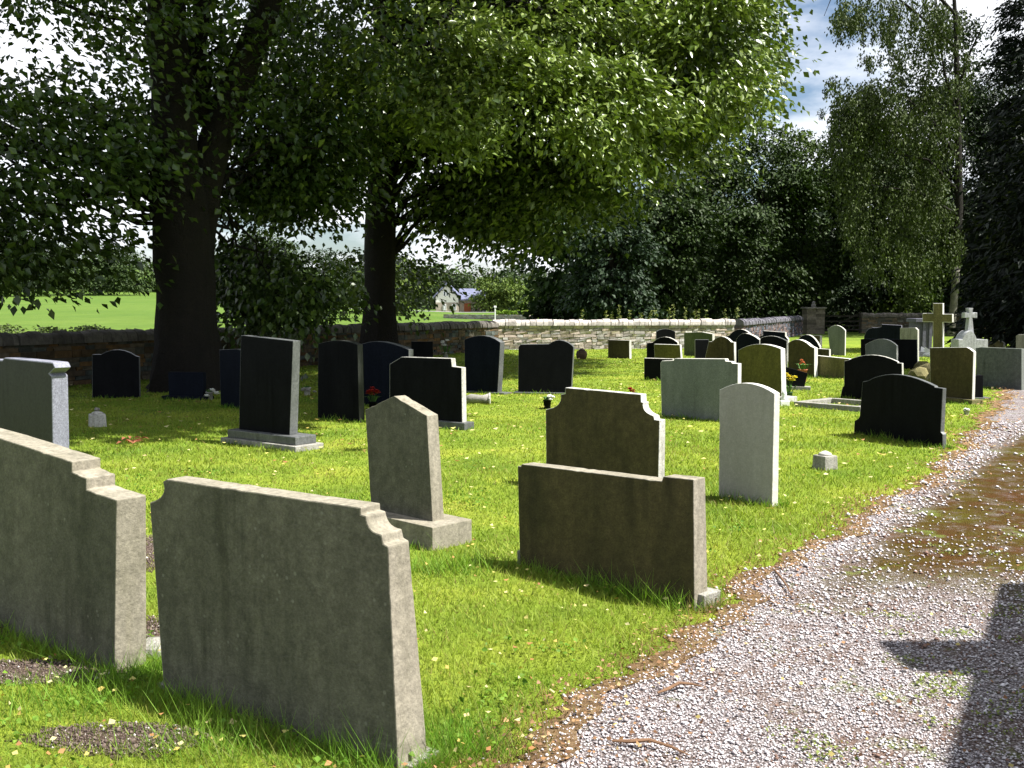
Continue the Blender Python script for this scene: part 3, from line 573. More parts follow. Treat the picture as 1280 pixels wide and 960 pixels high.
# the dead brown leaf clump on the left lawn, twigs
P = G(166, 558); mb = MB(); mb.cc = (.25, .09, .05)
for i in range(14):
    a = random.uniform(0, 6.3); L = random.uniform(.05, .09); x, y = P.x+random.uniform(-.09, .09), P.y+random.uniform(-.05, .05); z = random.uniform(.03, .09)
    mb.add([(x, y, z), (x+L*math.cos(a)-.02, y+L*math.sin(a), z+.03), (x+1.6*L*math.cos(a), y+1.6*L*math.sin(a), z+.0), (x+L*math.cos(a)+.02, y+L*math.sin(a), z+.02)], [(0, 1, 2, 3)])
tag(mb.build('dead_leaf_clump', LITTERM, None, (P.x, P.y, 0)), 'curled reddish-brown clump of dead leaves on the sunny lawn at left', 'dead leaves')
twm = flat('twig_brown', (.16, .09, .05), .9)
for (a, b_, lb) in [((765, 926), (862, 944), 'long brown twig lying on the gravel at the bottom of the photo'), ((968, 712), (990, 745), 'curved pale twig where turf meets gravel right of the wide low headstone'),
                    ((822, 866), (878, 858), 'thin straw-coloured twig on the gravel below the wide low headstone')]:
    A = G(*a, .02); B = G(*b_, .02); M_ = (A+B)/2+Vector((.0, .03, .015)); mb = MB(); mb.tube([A, (A+M_)/2+Vector((0, -.008, 0)), M_, (M_+B)/2+Vector((.005, .008, 0)), B], [.004, .007, .006, .005, .002], 6)
    tag(mb.build('twig', twm, None, tuple(A)), lb, 'twig')

# ------------------------------------------------------------------ walls
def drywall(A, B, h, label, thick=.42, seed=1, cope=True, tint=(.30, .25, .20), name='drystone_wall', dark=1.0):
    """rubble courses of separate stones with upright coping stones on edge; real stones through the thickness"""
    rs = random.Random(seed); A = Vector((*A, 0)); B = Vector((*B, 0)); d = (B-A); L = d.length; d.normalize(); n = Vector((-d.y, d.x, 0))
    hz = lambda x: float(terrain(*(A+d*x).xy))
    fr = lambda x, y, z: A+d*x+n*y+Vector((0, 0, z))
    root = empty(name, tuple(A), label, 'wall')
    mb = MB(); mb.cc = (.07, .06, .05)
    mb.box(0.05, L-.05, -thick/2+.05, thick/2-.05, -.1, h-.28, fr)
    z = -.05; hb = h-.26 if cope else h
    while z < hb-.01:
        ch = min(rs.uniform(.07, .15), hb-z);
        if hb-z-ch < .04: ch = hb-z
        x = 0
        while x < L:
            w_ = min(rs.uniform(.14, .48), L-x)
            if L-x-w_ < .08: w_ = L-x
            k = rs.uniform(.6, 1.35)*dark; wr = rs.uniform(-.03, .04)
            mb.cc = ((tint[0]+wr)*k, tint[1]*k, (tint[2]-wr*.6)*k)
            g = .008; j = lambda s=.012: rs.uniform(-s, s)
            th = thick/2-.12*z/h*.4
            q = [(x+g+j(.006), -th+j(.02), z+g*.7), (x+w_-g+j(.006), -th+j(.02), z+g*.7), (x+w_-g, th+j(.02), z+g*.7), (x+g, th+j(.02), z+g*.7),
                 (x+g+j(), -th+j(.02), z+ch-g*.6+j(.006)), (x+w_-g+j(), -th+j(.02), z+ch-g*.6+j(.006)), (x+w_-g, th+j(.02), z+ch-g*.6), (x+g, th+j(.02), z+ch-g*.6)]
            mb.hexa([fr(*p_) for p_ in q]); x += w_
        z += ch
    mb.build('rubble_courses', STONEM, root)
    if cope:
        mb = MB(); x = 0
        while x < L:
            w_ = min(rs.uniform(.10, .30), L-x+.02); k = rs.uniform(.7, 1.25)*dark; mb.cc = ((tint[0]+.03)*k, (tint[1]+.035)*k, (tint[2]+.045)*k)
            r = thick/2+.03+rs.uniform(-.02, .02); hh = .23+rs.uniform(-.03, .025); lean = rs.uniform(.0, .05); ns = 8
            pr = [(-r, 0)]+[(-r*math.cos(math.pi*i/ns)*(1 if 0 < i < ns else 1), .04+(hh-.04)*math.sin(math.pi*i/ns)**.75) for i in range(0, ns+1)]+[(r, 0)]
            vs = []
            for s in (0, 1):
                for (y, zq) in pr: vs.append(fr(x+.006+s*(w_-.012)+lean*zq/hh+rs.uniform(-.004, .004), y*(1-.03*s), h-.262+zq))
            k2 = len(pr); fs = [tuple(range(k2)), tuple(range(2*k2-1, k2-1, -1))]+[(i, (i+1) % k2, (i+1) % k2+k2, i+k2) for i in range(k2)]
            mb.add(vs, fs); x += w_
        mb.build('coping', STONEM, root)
    return root
WC = (-.62, 36.0)
drywall((-24, -12), WC, 1.08, 'long stone wall in tree shade running from the left edge to the sunny corner', seed=2, tint=(.085, .07, .05))  # tint lowered so the tree shade is part of the stone colour
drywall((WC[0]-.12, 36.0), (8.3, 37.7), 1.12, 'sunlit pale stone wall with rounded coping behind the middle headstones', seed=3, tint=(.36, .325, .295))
drywall((8.55, 38.0), (15.9, 55.5), 1.1, 'shaded purple-grey wall running back from the sunny wall to the gate pier', seed=4, tint=(.10, .09, .105))  # shade painted on through a darker tint
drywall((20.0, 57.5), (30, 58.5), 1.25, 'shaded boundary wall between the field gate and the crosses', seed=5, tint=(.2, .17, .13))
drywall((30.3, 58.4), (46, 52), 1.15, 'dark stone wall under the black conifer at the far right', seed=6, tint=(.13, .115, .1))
# gate pier and gate
A = AT(999, 416, 56); B = AT(1020, 416, 56)
root = empty('gate_pier', (16.9, 56.2, 0), 'square rubble stone gate pier with flat cap and small stone finial', 'gate pier')
mb = MB(); rs = random.Random(9); z = -.05
while z < 1.35:
    for s0 in range(2):
        k = rs.uniform(.6, 1.2); mb.cc = (.2*k, .17*k, .14*k); x0 = 16.4+s0*.5+rs.uniform(-.05, .05)*(s0); x1 = 16.4+(s0+1)*.5-.012
        mb.box(x0, x1, 55.7+rs.uniform(-.02, .02), 56.7, z+.006, z+.15)
    z += .15
mb.build('pier_shaft', STONEM, root)
mb = MB(); mb.cc = (.2, .185, .17); mb.box(16.33, 17.47, 55.62, 56.78, z+.004, z+.1); mb.build('pier_cap', STONEM, root, bev=.015)
mb = MB(); mb.cc = (.2, .19, .18); mb.lathe((16.9, 56.2, z+.1), [(.13, 0), (.14, .1), (.09, .2), (.1, .26), (.02, .34)], 10); mb.build('finial', STONEM, root)
root = empty('field_gate', (17.6, 56.6, 0), 'dark timber field gate with horizontal bars and a diagonal brace beside the pier', 'gate')
TIM = flat('dark_timber', (.035, .03, .024), .8)
fr = lambda x, y, z: (17.55+x, 56.5+y+x*.35, z)
for px_ in (0, 2.3): MB().box(px_, px_+.1, -.04, .05, 0, 1.3, fr).build('gate_stile', TIM, root)
for z in (.22, .45, .7, 1.0): MB().box(.102, 2.298, -.02, .02, z, z+.09, fr).build('gate_bar', TIM, root)
MB().hexa([fr(x, y, z) for x, y, z in [(.1, -.06, .2), (.25, -.06, .2), (.25, -.025, .2), (.1, -.025, .2), (2.1, -.06, 1.15), (2.25, -.06, 1.15), (2.25, -.025, 1.15), (2.1, -.025, 1.15)]]).build('gate_brace', TIM, root)

# gabled church porch beyond the frame at the right: it throws the shadow on the path
root = empty('church_porch', (6.9, 1.2, 0), 'gabled stone church porch beyond the right edge whose shadow falls on the gravel', 'church')
CH = stone('church_sandstone', (.33, .28, .21), (.22, .19, .14), amount=.4, sc_=2)
ROOF = flat('stone_slate_roof', (.13, .125, .13), .85, .35, 5)
yb0, yb1, ya, za_, ze = -2.9, 4.78, .95, 5.75, 2.5
MB().add([(4.2, yb0, -.1), (4.2, yb1, -.1), (4.2, yb1, ze), (4.2, ya, za_-.12), (4.2, yb0, ze)]+[(9.5, yb0, -.1), (9.5, yb1, -.1), (9.5, yb1, ze), (9.5, ya, za_-.12), (9.5, yb0, ze)],
         [(0, 1, 2, 3, 4), (9, 8, 7, 6, 5), (1, 6, 7, 2), (0, 4, 9, 5), (2, 7, 8, 3), (3, 8, 9, 4)]).build('wall', CH, root)
for s, ye in ((1, yb1), (-1, yb0)):
    MB().hexa([(4.18, ya, za_-.1), (9.6, ya, za_-.1), (9.6, ye+s*.1, ze-.06), (4.18, ye+s*.1, ze-.06), (4.18, ya, za_+.02), (9.6, ya, za_+.02), (9.6, ye+s*.1, ze+.06), (4.18, ye+s*.1, ze+.06)]).build('roof', ROOF, root)
MB().box(4.25, 4.75, 3.25, 3.62, 3.2, 4.38).build('chimney', CH, root, bev=.01)
MB().box(4.14, 4.198, .2, 1.6, 0, 2.3).build('door', flat('oak_door', (.12, .07, .035)), root)

# ------------------------------------------------------------------ foliage
def leafmesh(name, C, L, W, mat, colA, colB, parent, down=.35, yellow=0, dirs=None, fold=.25):
    n = len(C)
    if dirs is None:
        a = rng.normal(size=(n, 3)); a[:, 2] = a[:, 2]*.5-down
    else: a = dirs+rng.normal(size=(n, 3))*.45
    a /= np.linalg.norm(a, axis=1)[:, None]
    up = rng.normal(size=(n, 3))*.55; up[:, 2] += 1
    b = np.cross(a, up); b /= np.linalg.norm(b, axis=1)[:, None]+1e-9; nn = np.cross(b, a)
    s = rng.uniform(.6, 1.25, n)[:, None]; l = L*s; ww = W*s
    p0 = C; p1 = C+a*l*.45+b*ww*.5+nn*ww*fold; p2 = C+a*l; p3 = C+a*l*.45-b*ww*.5+nn*ww*fold
    V = np.stack([p0, p1, p2, p3], 1).reshape(-1, 3)
    i0 = np.arange(n)*4; Fi = np.concatenate([np.stack([i0, i0+1, i0+2], 1), np.stack([i0, i0+2, i0+3], 1)])
    k = rng.random(n)[:, None]; v = rng.uniform(.75, 1.25, n)[:, None]
    col = (np.array(colA)*(1-k)+np.array(colB)*k)*v
    if yellow: y = rng.random(n) < yellow; col[y] = np.array((.28, .22, .03))
    return bigmesh(name, V, Fi, 3, mat, np.repeat(col, 4, 0), parent)
def clumps(ells, seed=0, thr=-.25, nf=.35, shell=.55):
    """clump centres inside ellipsoids (cx,cy,cz,rx,ry,rz,count), carved by low-frequency noise so sky shows through"""
    out = []
    for e in ells:
        cx, cy, cz, rx, ry, rz, cnt = e; k = 0; tries = 0
        while k < cnt and tries < cnt*12:
            tries += 1; v = rng.normal(size=3); v /= np.linalg.norm(v); r = rng.random()**(1/3) if rng.random() > shell else rng.uniform(.78, 1.04)
            q = (cx+v[0]*rx*r, cy+v[1]*ry*r, cz+v[2]*rz*r)
            if mnoise.noise(Vector((q[0]*nf+seed, q[1]*nf, q[2]*nf*1.4))) < thr: continue
            out.append((*q, cx, cy, cz)); k += 1
    return np.array(out)
def spray(cl, per, rad, flatness=.45, droop=.5, jag=1.0):
    """leaves gathered in layered, drooping sprays round each clump centre; returns centres, outward dirs"""
    n = len(cl); c = np.repeat(cl[:, :3], per, 0); o = np.repeat(cl[:, :3]-cl[:, 3:], per, 0)
    o /= np.linalg.norm(o, axis=1)[:, None]+1e-6
    sz = np.repeat(rng.uniform(.55, 1.35, n), per)[:, None]*rad
    g = rng.normal(size=(n*per, 3))*.5; g[:, 2] *= flatness; t_ = rng.uniform(-.6, 1.1, n*per)[:, None]
    oo = o.copy(); oo[:, 2] *= .3
    p = c+g*sz+oo*t_*sz*.8; p[:, 2] -= (np.maximum(t_[:, 0], 0)**2)*droop*sz[:, 0]*.7
    d = oo*.8; d[:, 2] -= .55
    return p, d
def limb(mb, a, b, r0, r1, sag=.4, n=7, bendy=.12, seg=6):
    a = Vector(a); b = Vector(b); pts = []; L = (b-a).length
    for i in range(n+1):
        s = i/n; p = a.lerp(b, s); p.z += math.sin(s*math.pi)*sag
        if 0 < i < n: p += Vector((random.uniform(-1, 1), random.uniform(-1, 1), random.uniform(-1, 1)))*L*bendy*.25
        pts.append(p)
    mb.tube(pts, [r0+(r1-r0)*(i/n)**.8 for i in range(n+1)], seg)
def trunk_mesh(loc, H, r, sway=.3, flare=1.6, n=16, lean=(0, 0), seed=0):
    mb = MB(); pts = []; rad = []
    k = 22
    for i in range(k+1):
        s = i/k; z = -.2+H*s
        pts.append((loc[0]+lean[0]*s+sway*.3*math.sin(s*5+seed)*s, loc[1]+lean[1]*s+sway*.3*math.cos(s*4+seed)*s, z))
        rad.append(r*(1+(flare-1)*math.exp(-max(z, 0)/.45))*(1-.72*s)*(1+.05*math.sin(i*1.7)))
    k0 = len(mb.v); mb.tube(pts, rad, n)
    for i in range(len(mb.v)):     # fluting and root buttresses
        x, y, z = mb.v[i]; row = i//n; cx, cy, _ = pts[min(row, k)]; a = math.atan2(y-cy, x-cx)
        q = 1+.07*math.sin(3*a+seed)+.05*math.sin(5*a+seed*2+z)+(.22*math.exp(-max(z, 0)/.4))*math.sin(5*a+seed)
        mb.v[i] = (cx+(x-cx)*q, cy+(y-cy)*q, z)
    return mb, pts, rad

# ---- big tree (left)
T1 = (G(236, 487).x, G(236, 487).y)
root = empty('broadleaf_tree', (*T1, 0), 'biggest tree with thick forked dark trunk at left in front of the wall', 'tree')
mb = MB()
Yt = T1[1]
def tp(px, py, dy=0): return AT(px, py, Yt+dy)
def blimb(mb, pxs, rs_, dy0, dy1, n=12):
    P_ = []; 
    for i, (x, y) in enumerate(pxs): P_.append(tp(x, y, dy0+(dy1-dy0)*i/(len(pxs)-1)))
    Q = [P_[0]]
    for i in range(len(P_)-1):
        for s in (.33, .66, 1): Q.append(P_[i].lerp(P_[i+1], s)+Vector((random.uniform(-.02, .02),)*3))
    rr = list(np.interp(np.linspace(0, 1, len(Q)), np.linspace(0, 1, len(rs_)), rs_)); mb.tube(Q, rr, n)
blimb(mb, [(236, 500), (236, 470), (235, 430), (233, 380), (228, 300), (219, 210), (215, 110), (207, 10), (200, -160), (190, -330)], [.82, .68, .58, .52, .51, .44, .38, .33, .2, .08], 0, -.3, 18)
blimb(mb, [(236, 470), (238, 380), (243, 300), (256, 225), (285, 130), (318, 50), (345, -20), (380, -170), (420, -330)], [.5, .44, .38, .32, .29, .26, .22, .14, .05], 0, .6, 16)
for i, (x, y, z) in enumerate(mb.v):
    a_ = math.atan2(y-T1[1], x-T1[0]); q = 1+.02*math.sin(7*a_)+.16*math.exp(-max(z, 0)/.4)*math.sin(5*a_)
    if z < 3.2: mb.v[i] = (T1[0]+(x-T1[0])*q, T1[1]+(y-T1[1])*q, z)
blimb(mb, [(250, 150), (246, 70), (255, -10), (270, -150)], [.2, .17, .15, .06], .2, .8)
blimb(mb, [(200, 250), (140, 200), (60, 180), (-30, 190)], [.17, .13, .08, .04], 0, -1.2, 8)
T1E = [(-6.8, 19.5, 10.6, 7.5, 5.0, 3.0, 120), (-9.8, 17.4, 6.2, 4.8, 3.4, 2.6, 115), (-9.6, 17.0, 3.8, 3.8, 1.8, 1.9, 390), (-5.0, 21.5, 3.3, 1.05, 1.6, 2.1, 210), (-4.9, 21.5, 2.2, .8, 1.4, 1.0, 60), (-4.7, 21.5, 4.9, 1.3, 1.4, 1.2, 100),
       (-4.2, 19.5, 8.2, 3.2, 3.4, 3.6, 120), (-8.5, 20, 8.8, 4.5, 4.0, 3.6, 110), (-5.0, 20.8, 5.8, 2.8, 2.4, 1.8, 110), (-14.5, 17, 8, 4, 4.0, 4.5, 60), (-12.5, 15.8, 4.6, 2.2, 1.8, 2.0, 45)]
cl = clumps(T1E, 1, -.05, .6)
for c in cl[::28]:
    o = Vector((T1[0], T1[1], min(max(c[2]-2.5, 3.2), 8)))
    limb(mb, o, c[:3], .05, .008, .6, 10, .26, 5)
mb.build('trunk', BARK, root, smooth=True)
p_, d_ = spray(cl, 46, .8, .5, .7)
leafmesh('crown', p_, .165, .11, LEAF, (.025, .052, .009), (.06, .095, .016), root, dirs=d_)
cl = clumps([(-3.0, 14.0, 12.8, 7.0, 4.6, 1.8, 1100), (-7.5, 16.0, 14.5, 6, 5.0, 2.4, 700), (.5, 12.2, 13.5, 3.5, 2.6, 1.6, 170)], 2, -.5, .3); p_, d_ = spray(cl, 40, 1.2, .5, .7)
leafmesh('crown', p_, .42, .30, LEAF, (.02, .04, .008), (.04, .07, .012), root, dirs=d_)  # unseen upper canopy, added to cast shade on lawn and wall

# ---- second tree
T2 = (G(475, 459).x, G(475, 459).y)
root = empty('broadleaf_tree', (*T2, 0), 'second tree with straight dark trunk and sunlit canopy hanging over the centre', 'tree')
Yt = T2[1]
mb, pts, rad = trunk_mesh(T2, 17, .44, .3, 1.35, 16, (.45, -.3), 4)
T2E = [(-2.5, 28.0, 11.5, 8.5, 6.0, 3.6, 330), (2.8, 26.6, 9.6, 3.9, 4.4, 3.8, 540), (3.7, 25.0, 7.6, 2.3, 2.8, 2.4, 240), (-.4, 25.0, 6.8, 3.2, 2.6, 1.8, 300), (1.3, 24.6, 5.0, 1.5, 1.6, 1.3, 100),
       (.6, 24.6, 3.7, .8, 1.0, .6, 24), (-3.2, 25.5, 7.8, 3.0, 2.4, 2.4, 130), (2.8, 27.5, 6.6, 3.4, 2.6, 1.5, 140), (-2.6, 28.0, 5.4, 2.6, 2.0, 1.0, 70), (-1.0, 25.6, 4.7, 1.7, 1.5, 1.1, 120), (.5, 25.0, 4.2, 1.2, 1.2, 1.1, 80), (-3.6, 29.5, 2.6, 1.3, 1.3, 1.1, 26)]
cl = clumps(T2E, 5, -.1, .6)
for c in cl[::30]:
    zo = min(max(c[2]-1.5, 2.6), 12); s = zo/17
    o = Vector((T2[0]+.45*s, T2[1]-.3*s, zo)); limb(mb, o, c[:3], .07, .012, .7, 7, .14, 5)
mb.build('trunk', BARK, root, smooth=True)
p_, d_ = spray(cl, 46, .8, .5, .8)
leafmesh('crown', p_, .185, .125, LEAF, (.04, .075, .012), (.11, .15, .028), root, dirs=d_)
cl = clumps([(-1.6, 20.4, 6.3, 2.3, .8, .8, 75), (.4, 20.2, 5.8, 2.2, .8, .9, 85), (1.9, 20.6, 5.5, 1.3, .8, 1.1, 60), (-1.5, 19.8, 5.1, 1.0, .6, .4, 22), (4.0, 22.0, 7.2, 1.6, 1.0, 1.7, 95), (.6, 21.6, 7.6, 3.0, .8, .7, 50)], 8, -.05, .8, .2)
mb = MB()
for c in cl[::11]: limb(mb, (T2[0]+.6, T2[1]-.8, 6.5+random.uniform(-.5, 1.5)), c[:3], .045, .008, .9, 9, .12, 5)
mb.build('limbs', BARK, root, smooth=True)
p_, d_ = spray(cl, 60, .62, .34, 1.1)
leafmesh('crown', p_, .165, .085, LEAF, (.08, .13, .02), (.17, .22, .045), root, dirs=d_)  # front sprays get brighter leaf colours that paint in the sunlight
cl = clumps([(-.3, 28.5, 14.5, 7.0, 5.5, 3.0, 800), (.8, 32, 13.0, 4.0, 4, 3, 140)], 2, -.5, .3); p_, d_ = spray(cl, 40, 1.2, .5, .7)
leafmesh('crown', p_, .42, .30, LEAF, (.03, .06, .01), (.06, .09, .018), root, dirs=d_)  # out-of-view upper leaves, placed for the shade they throw

# ---- trees and shrubs beyond the wall
GRP = 'trees beyond the churchyard wall'
def far_tree(pxc, Yd, pytop, wpx, label, cA, cB, name='broadleaf_tree', cat='tree', lo=.12, n=90, per=40, leaf=.26, trunk=.25, thr=-.15, base=None, group=None, shape='round', seed=0):
    x = (pxc-640)/F*Yd; gz = float(terrain(x, Yd)); zt = AT(pxc, pytop, Yd).z; rx = wpx/2/F*Yd; H = zt-gz
    root = empty(name, (x, Yd, gz), label, cat, group or (GRP if Yd > 50 and cat == 'tree' else None))
    mb, pts, rad = trunk_mesh((x, Yd), H*.8, trunk, .4, 1.4, 8, (0, 0), seed)
    if gz: mb.v = [(a, b_, c_+gz) for a, b_, c_ in mb.v]
    E = []
    rr = random.Random(seed+100); b0 = gz+H*lo
    if shape == 'round':
        E.append((x, Yd, (b0+zt)/2, rx*.9, rx*.8, (zt-b0)/2, n))
        for i in range(7):
            a = rr.uniform(0, 6.3); q = rr.uniform(.45, .8); zc = b0+(zt-b0)*rr.uniform(.12, .82); s_ = rr.uniform(.3, .45)
            E.append((x+rx*q*math.cos(a), Yd+rx*q*math.sin(a)*.8-.1*rx, zc, rx*s_, rx*s_, rx*s_*.8, n//5))
    else:
        for i in range(9):
            s_ = i/8; E.append((x, Yd, b0+(zt-b0)*s_*.96, rx*(1-s_**1.6*.86), rx*(1-s_**1.6*.86), H*.09, int(n/6*(1.15-s_))))
    cl = clumps(E, seed, thr, .3)
    for c in cl[::16]: limb(mb, (x, Yd, max(gz+.5, c[2]-H*.15)), c[:3], trunk*.22, .02, .4, 5, .12, 4)
    mb.build('trunk', BARK, root, smooth=True)
    p_, d_ = spray(cl, per, rx*.24 if shape == 'round' else rx*.2, .5, .5)
    leafmesh('crown', p_, leaf, leaf*(.62 if shape == 'round' else .3), LEAFD, cA, cB, root, dirs=d_)
DK = ((.008, .018, .004), (.018, .034, .008)); MD = ((.013, .028, .006), (.034, .058, .011)); BL = ((.012, .027, .012), (.030, .050, .025)); LT = ((.045, .08, .012), (.10, .14, .02))
far_tree(766, 52, 244, 104, 'bluish-green tree at the left end of the wood beyond the sunny wall', *BL, lo=.02, n=170, per=42, seed=1)
far_tree(713, 54, 348, 34, 'low dark bush tree at the very left tip of the wood', *DK, lo=.0, n=60, seed=2)
far_tree(822, 56, 205, 130, 'dense dark tree second from the left in the wood', *MD, lo=.02, n=240, seed=3)
far_tree(880, 60, 172, 150, 'tall mid-green tree in the middle of the wood above the wall end', *MD, lo=.02, n=280, seed=4)
far_tree(948, 63, 150, 140, 'sunlit speckled tree above the gate pier', *MD, lo=.02, n=280, seed=5)
far_tree(1000, 66, 158, 120, 'light-topped tree above the field gate', (.03, .055, .012), (.06, .09, .018), lo=.02, n=240, seed=6)
far_tree(1020, 80, 128, 42, 'spiky pine tip rising behind the wood under the sky gap', *BL, name='pine_tree', lo=.3, n=60, shape='cone', seed=7)
far_tree(1062, 82, 150, 30, 'thinner pine tip just right of the tallest pine', *BL, name='pine_tree', lo=.3, n=50, shape='cone', seed=17)
far_tree(1098, 64, 112, 125, 'broad dome-shaped tree behind the weeping birch', *MD, lo=.02, n=430, seed=8)
far_tree(1172, 68, 12, 150, 'dark tree behind the birch trunk', *DK, lo=.02, n=430, seed=9)
far_tree(1065, 61, 330, 90, 'low dark shrub behind the field gate', *DK, name='shrub', cat='shrub', lo=0, n=50, trunk=.1, seed=10)
far_tree(1125, 60, 310, 66, 'sunlit yellow-green shrub left of the birch trunk', *LT, name='shrub', cat='shrub', lo=0, n=44, trunk=.1, seed=11)
far_tree(1085, 62.5, 366, 80, 'bright low green bush on top of the boundary wall', *LT, name='shrub', cat='shrub', lo=0, n=40, trunk=.06, seed=12)
far_tree(1295, 54, -200, 165, 'black conifer filling the right edge of the photo', (.003, .007, .004), (.008, .014, .006), name='conifer_tree', lo=.1, n=900, per=60, leaf=.36, trunk=.35, shape='cone', thr=-.4, seed=13)
far_tree(1400, 33, -130, 330, 'huge dark conifer mostly beyond the right edge', (.003, .007, .004), (.008, .014, .006), name='conifer_tree', lo=.07, n=900, per=60, leaf=.36, trunk=.4, shape='cone', thr=-.4, seed=14)
far_tree(1700, 20.5, -800, 400, 'tall conifer standing just outside the photo whose shade covers the far end of the path', (.003, .007, .004), (.008, .014, .006), name='conifer_tree', lo=.16, n=500, per=46, leaf=.34, trunk=.35, shape='cone', thr=-.4, seed=31)
far_tree(1225, 70, 60, 160, 'dark broad tree deep behind the right-hand conifers', *DK, lo=0, n=200, seed=15)
far_tree(1330, 66, 120, 200, 'dark tree behind the conifer at the right edge', *DK, lo=0, n=180, seed=16)
# dense dark understorey behind everything: a wood nobody could count
E = [(x, 84+random.uniform(-3, 5), random.uniform(.5, 7.5), random.uniform(3, 5), 3, random.uniform(2.8, 4.6), 70) for x in np.arange(4.5, 66, 2.6)]
cl = clumps(E, 9, -.6, .3, .3); p_, d_ = spray(cl, 56, 1.6, .6, .4)
tag(leafmesh('woodland_understorey', p_, .7, .5, LEAFD, (.015, .03, .008), (.035, .06, .014), None, dirs=d_), kind='stuff')
# left side beyond the field
far_tree(345, 74, 285, 110, 'mid-green tree between the two big trunks beyond the field edge', *MD, n=110, seed=20, lo=.05)
far_tree(405, 95, 310, 110, 'dark rounded tree low between the two trunks', *DK, n=90, seed=21, lo=.03)
far_tree(505, 120, 322, 66, 'light green tree left of the house', *LT, n=90, seed=22, lo=.05, leaf=.4)
far_tree(470, 130, 330, 90, 'darker tree behind the second trunk', *MD, n=80, seed=25, lo=.03, leaf=.4)
far_tree(622, 190, 345, 64, 'yellow-green garden tree right of the house', *LT, n=60, seed=23, lo=.05, leaf=.6)
far_tree(660, 200, 350, 70, 'pale garden tree behind the clipped hedge', *LT, n=60, seed=24, lo=.02, leaf=.6)
far_tree(585, 235, 340, 90, 'tree rising behind the house roof', *MD, n=60, seed=26, lo=.0, leaf=.7)
far_tree(655, 240, 338, 130, 'broad tree far behind the garden trees right of the house', *MD, n=90, seed=33, lo=.0, leaf=.8)
far_tree(500, 235, 338, 120, 'broad tree far behind the house on its left side', *MD, n=90, seed=34, lo=.0, leaf=.8)
far_tree(24, 290, 268, 120, 'dark tree mass on the hill at the far left', *DK, n=90, seed=27, lo=.0, leaf=.9)
far_tree(120, 320, 300, 130, 'mid-green hill tree left of the big trunk', *MD, n=90, seed=28, lo=.0, leaf=.9)
far_tree(290, 300, 310, 120, 'hill tree glimpsed right of the big trunk', *MD, n=80, seed=29, lo=.0, leaf=.9)
E = [(x, 380+random.uniform(-15, 15), float(terrain(x, 380))+random.uniform(3, 9), 11, 8, random.uniform(5, 9), 26) for x in np.arange(-230, -15, 9)]
cl = clumps(E, 3, -.6, .1, .3); p_, d_ = spray(cl, 30, 5, .6, .4)
tag(leafmesh('hill_woodland', p_, 1.8, 1.3, LEAFD, (.03, .055, .014), (.06, .095, .02), None, dirs=d_), kind='stuff')
# hedges in the field
def hedge(x0, x1, y, h, label, cA, cB, th=.6, n=900, leaf=.12):
    x = rng.uniform(x0, x1, n); yy = y+rng.normal(size=n)*th*.4; u = rng.random(n)**.6; hh = h*(.75+.3*np.abs(sn(x, x*0+y, 1.8)))
    z = terrain(x, yy)+u*hh
    root = empty('hedge', ((x0+x1)/2, y, float(terrain((x0+x1)/2, y))), label, 'hedge')
    for q in np.arange(x0+.2, x1, .7): MB().tube([(q, y, float(terrain(q, y))-.1), (q+.05, y, float(terrain(q, y))+h*.6)], [.03, .012], 5).build('stem', BARK, root)
    leafmesh('foliage', np.stack([x, yy, z], 1), leaf, leaf*.6, LEAFD, cA, cB, root)
hedge(-24, -16.4, 33.5, .95, 'scrubby grey-green hedge beyond the wall at the far left', (.07, .10, .035), (.13, .16, .06), n=5000)
hedge(-15.9, -10.8, 33.5, .95, 'scrubby hedge beyond the wall just left of the big trunk', (.07, .10, .035), (.13, .16, .06), n=3800)
hedge(-10.2, -8.6, 34, .7, 'short clump of scrub beyond the wall right of the big trunk', (.08, .10, .04), (.15, .16, .07), n=1200)
hx = lambda px, Y_: (px-640)/F*Y_
hedge(hx(621, 118), hx(656, 118), 118, 1.0, 'clipped bright green garden hedge right of the house', (.09, .17, .015), (.16, .25, .02), th=.9, n=4000, leaf=.22)
hedge(hx(655, 116), hx(690, 116), 116, 1.05, 'yellow-green bush row at the right end of the clipped hedge', (.13, .19, .02), (.2, .26, .03), th=1.2, n=2500, leaf=.25)
# wall-top weeds: individual tall stems
weedm = LEAFD
def weed(x, y, h, label, first=[None]):
    if first[0] is None or True:
        root = empty('tall_weed', (x, y, 0), label, 'weed', 'tall weeds behind the sunny wall')
        mb = MB(); mb.tube([(x, y, 0), (x+.03, y, h*.6), (x+.05, y, h)], [.012, .008, .003], 5); mb.build('stem', flat('stem_green', (.05, .12, .02)), root)
        n = 60; z = rng.uniform(.45, 1, n)*h; a = rng.uniform(0, 6.3, n); r_ = .10*(1.1-z/h)+.01
        leafmesh('foliage', np.stack([x+.04*z/h+r_*np.cos(a), y+r_*np.sin(a), z], 1), .10, .05, weedm, (.12, .15, .035), (.24, .25, .09), root, down=-.3)
wl = ['at the left end', 'near the left end', 'left of the small square stone', 'above the small square stone', 'right of the small square stone', 'left of the dark trio', 'above the dark trio', 'just right of the dark trio', 'above the yellow-green stone',
      'above the plain dark-green stone', 'left of the wall end', 'near the wall end', 'at the wall end', 'over the shaded wall', 'further along the shaded wall', 'before the pier']
for i, px in enumerate([727, 756, 763, 772, 787, 798, 812, 820, 834, 843, 857, 866, 873, 882, 904, 921]):
    Yw = 39.5; tall = (px in (772, 843)); weed(hx(px, Yw), Yw+random.uniform(-.3, .5), (1.62 if tall else random.uniform(1.28, 1.5)), 'tall pale seeding weed ' + wl[i] + ' behind the wall' + (', taller than its neighbours' if tall else ''))

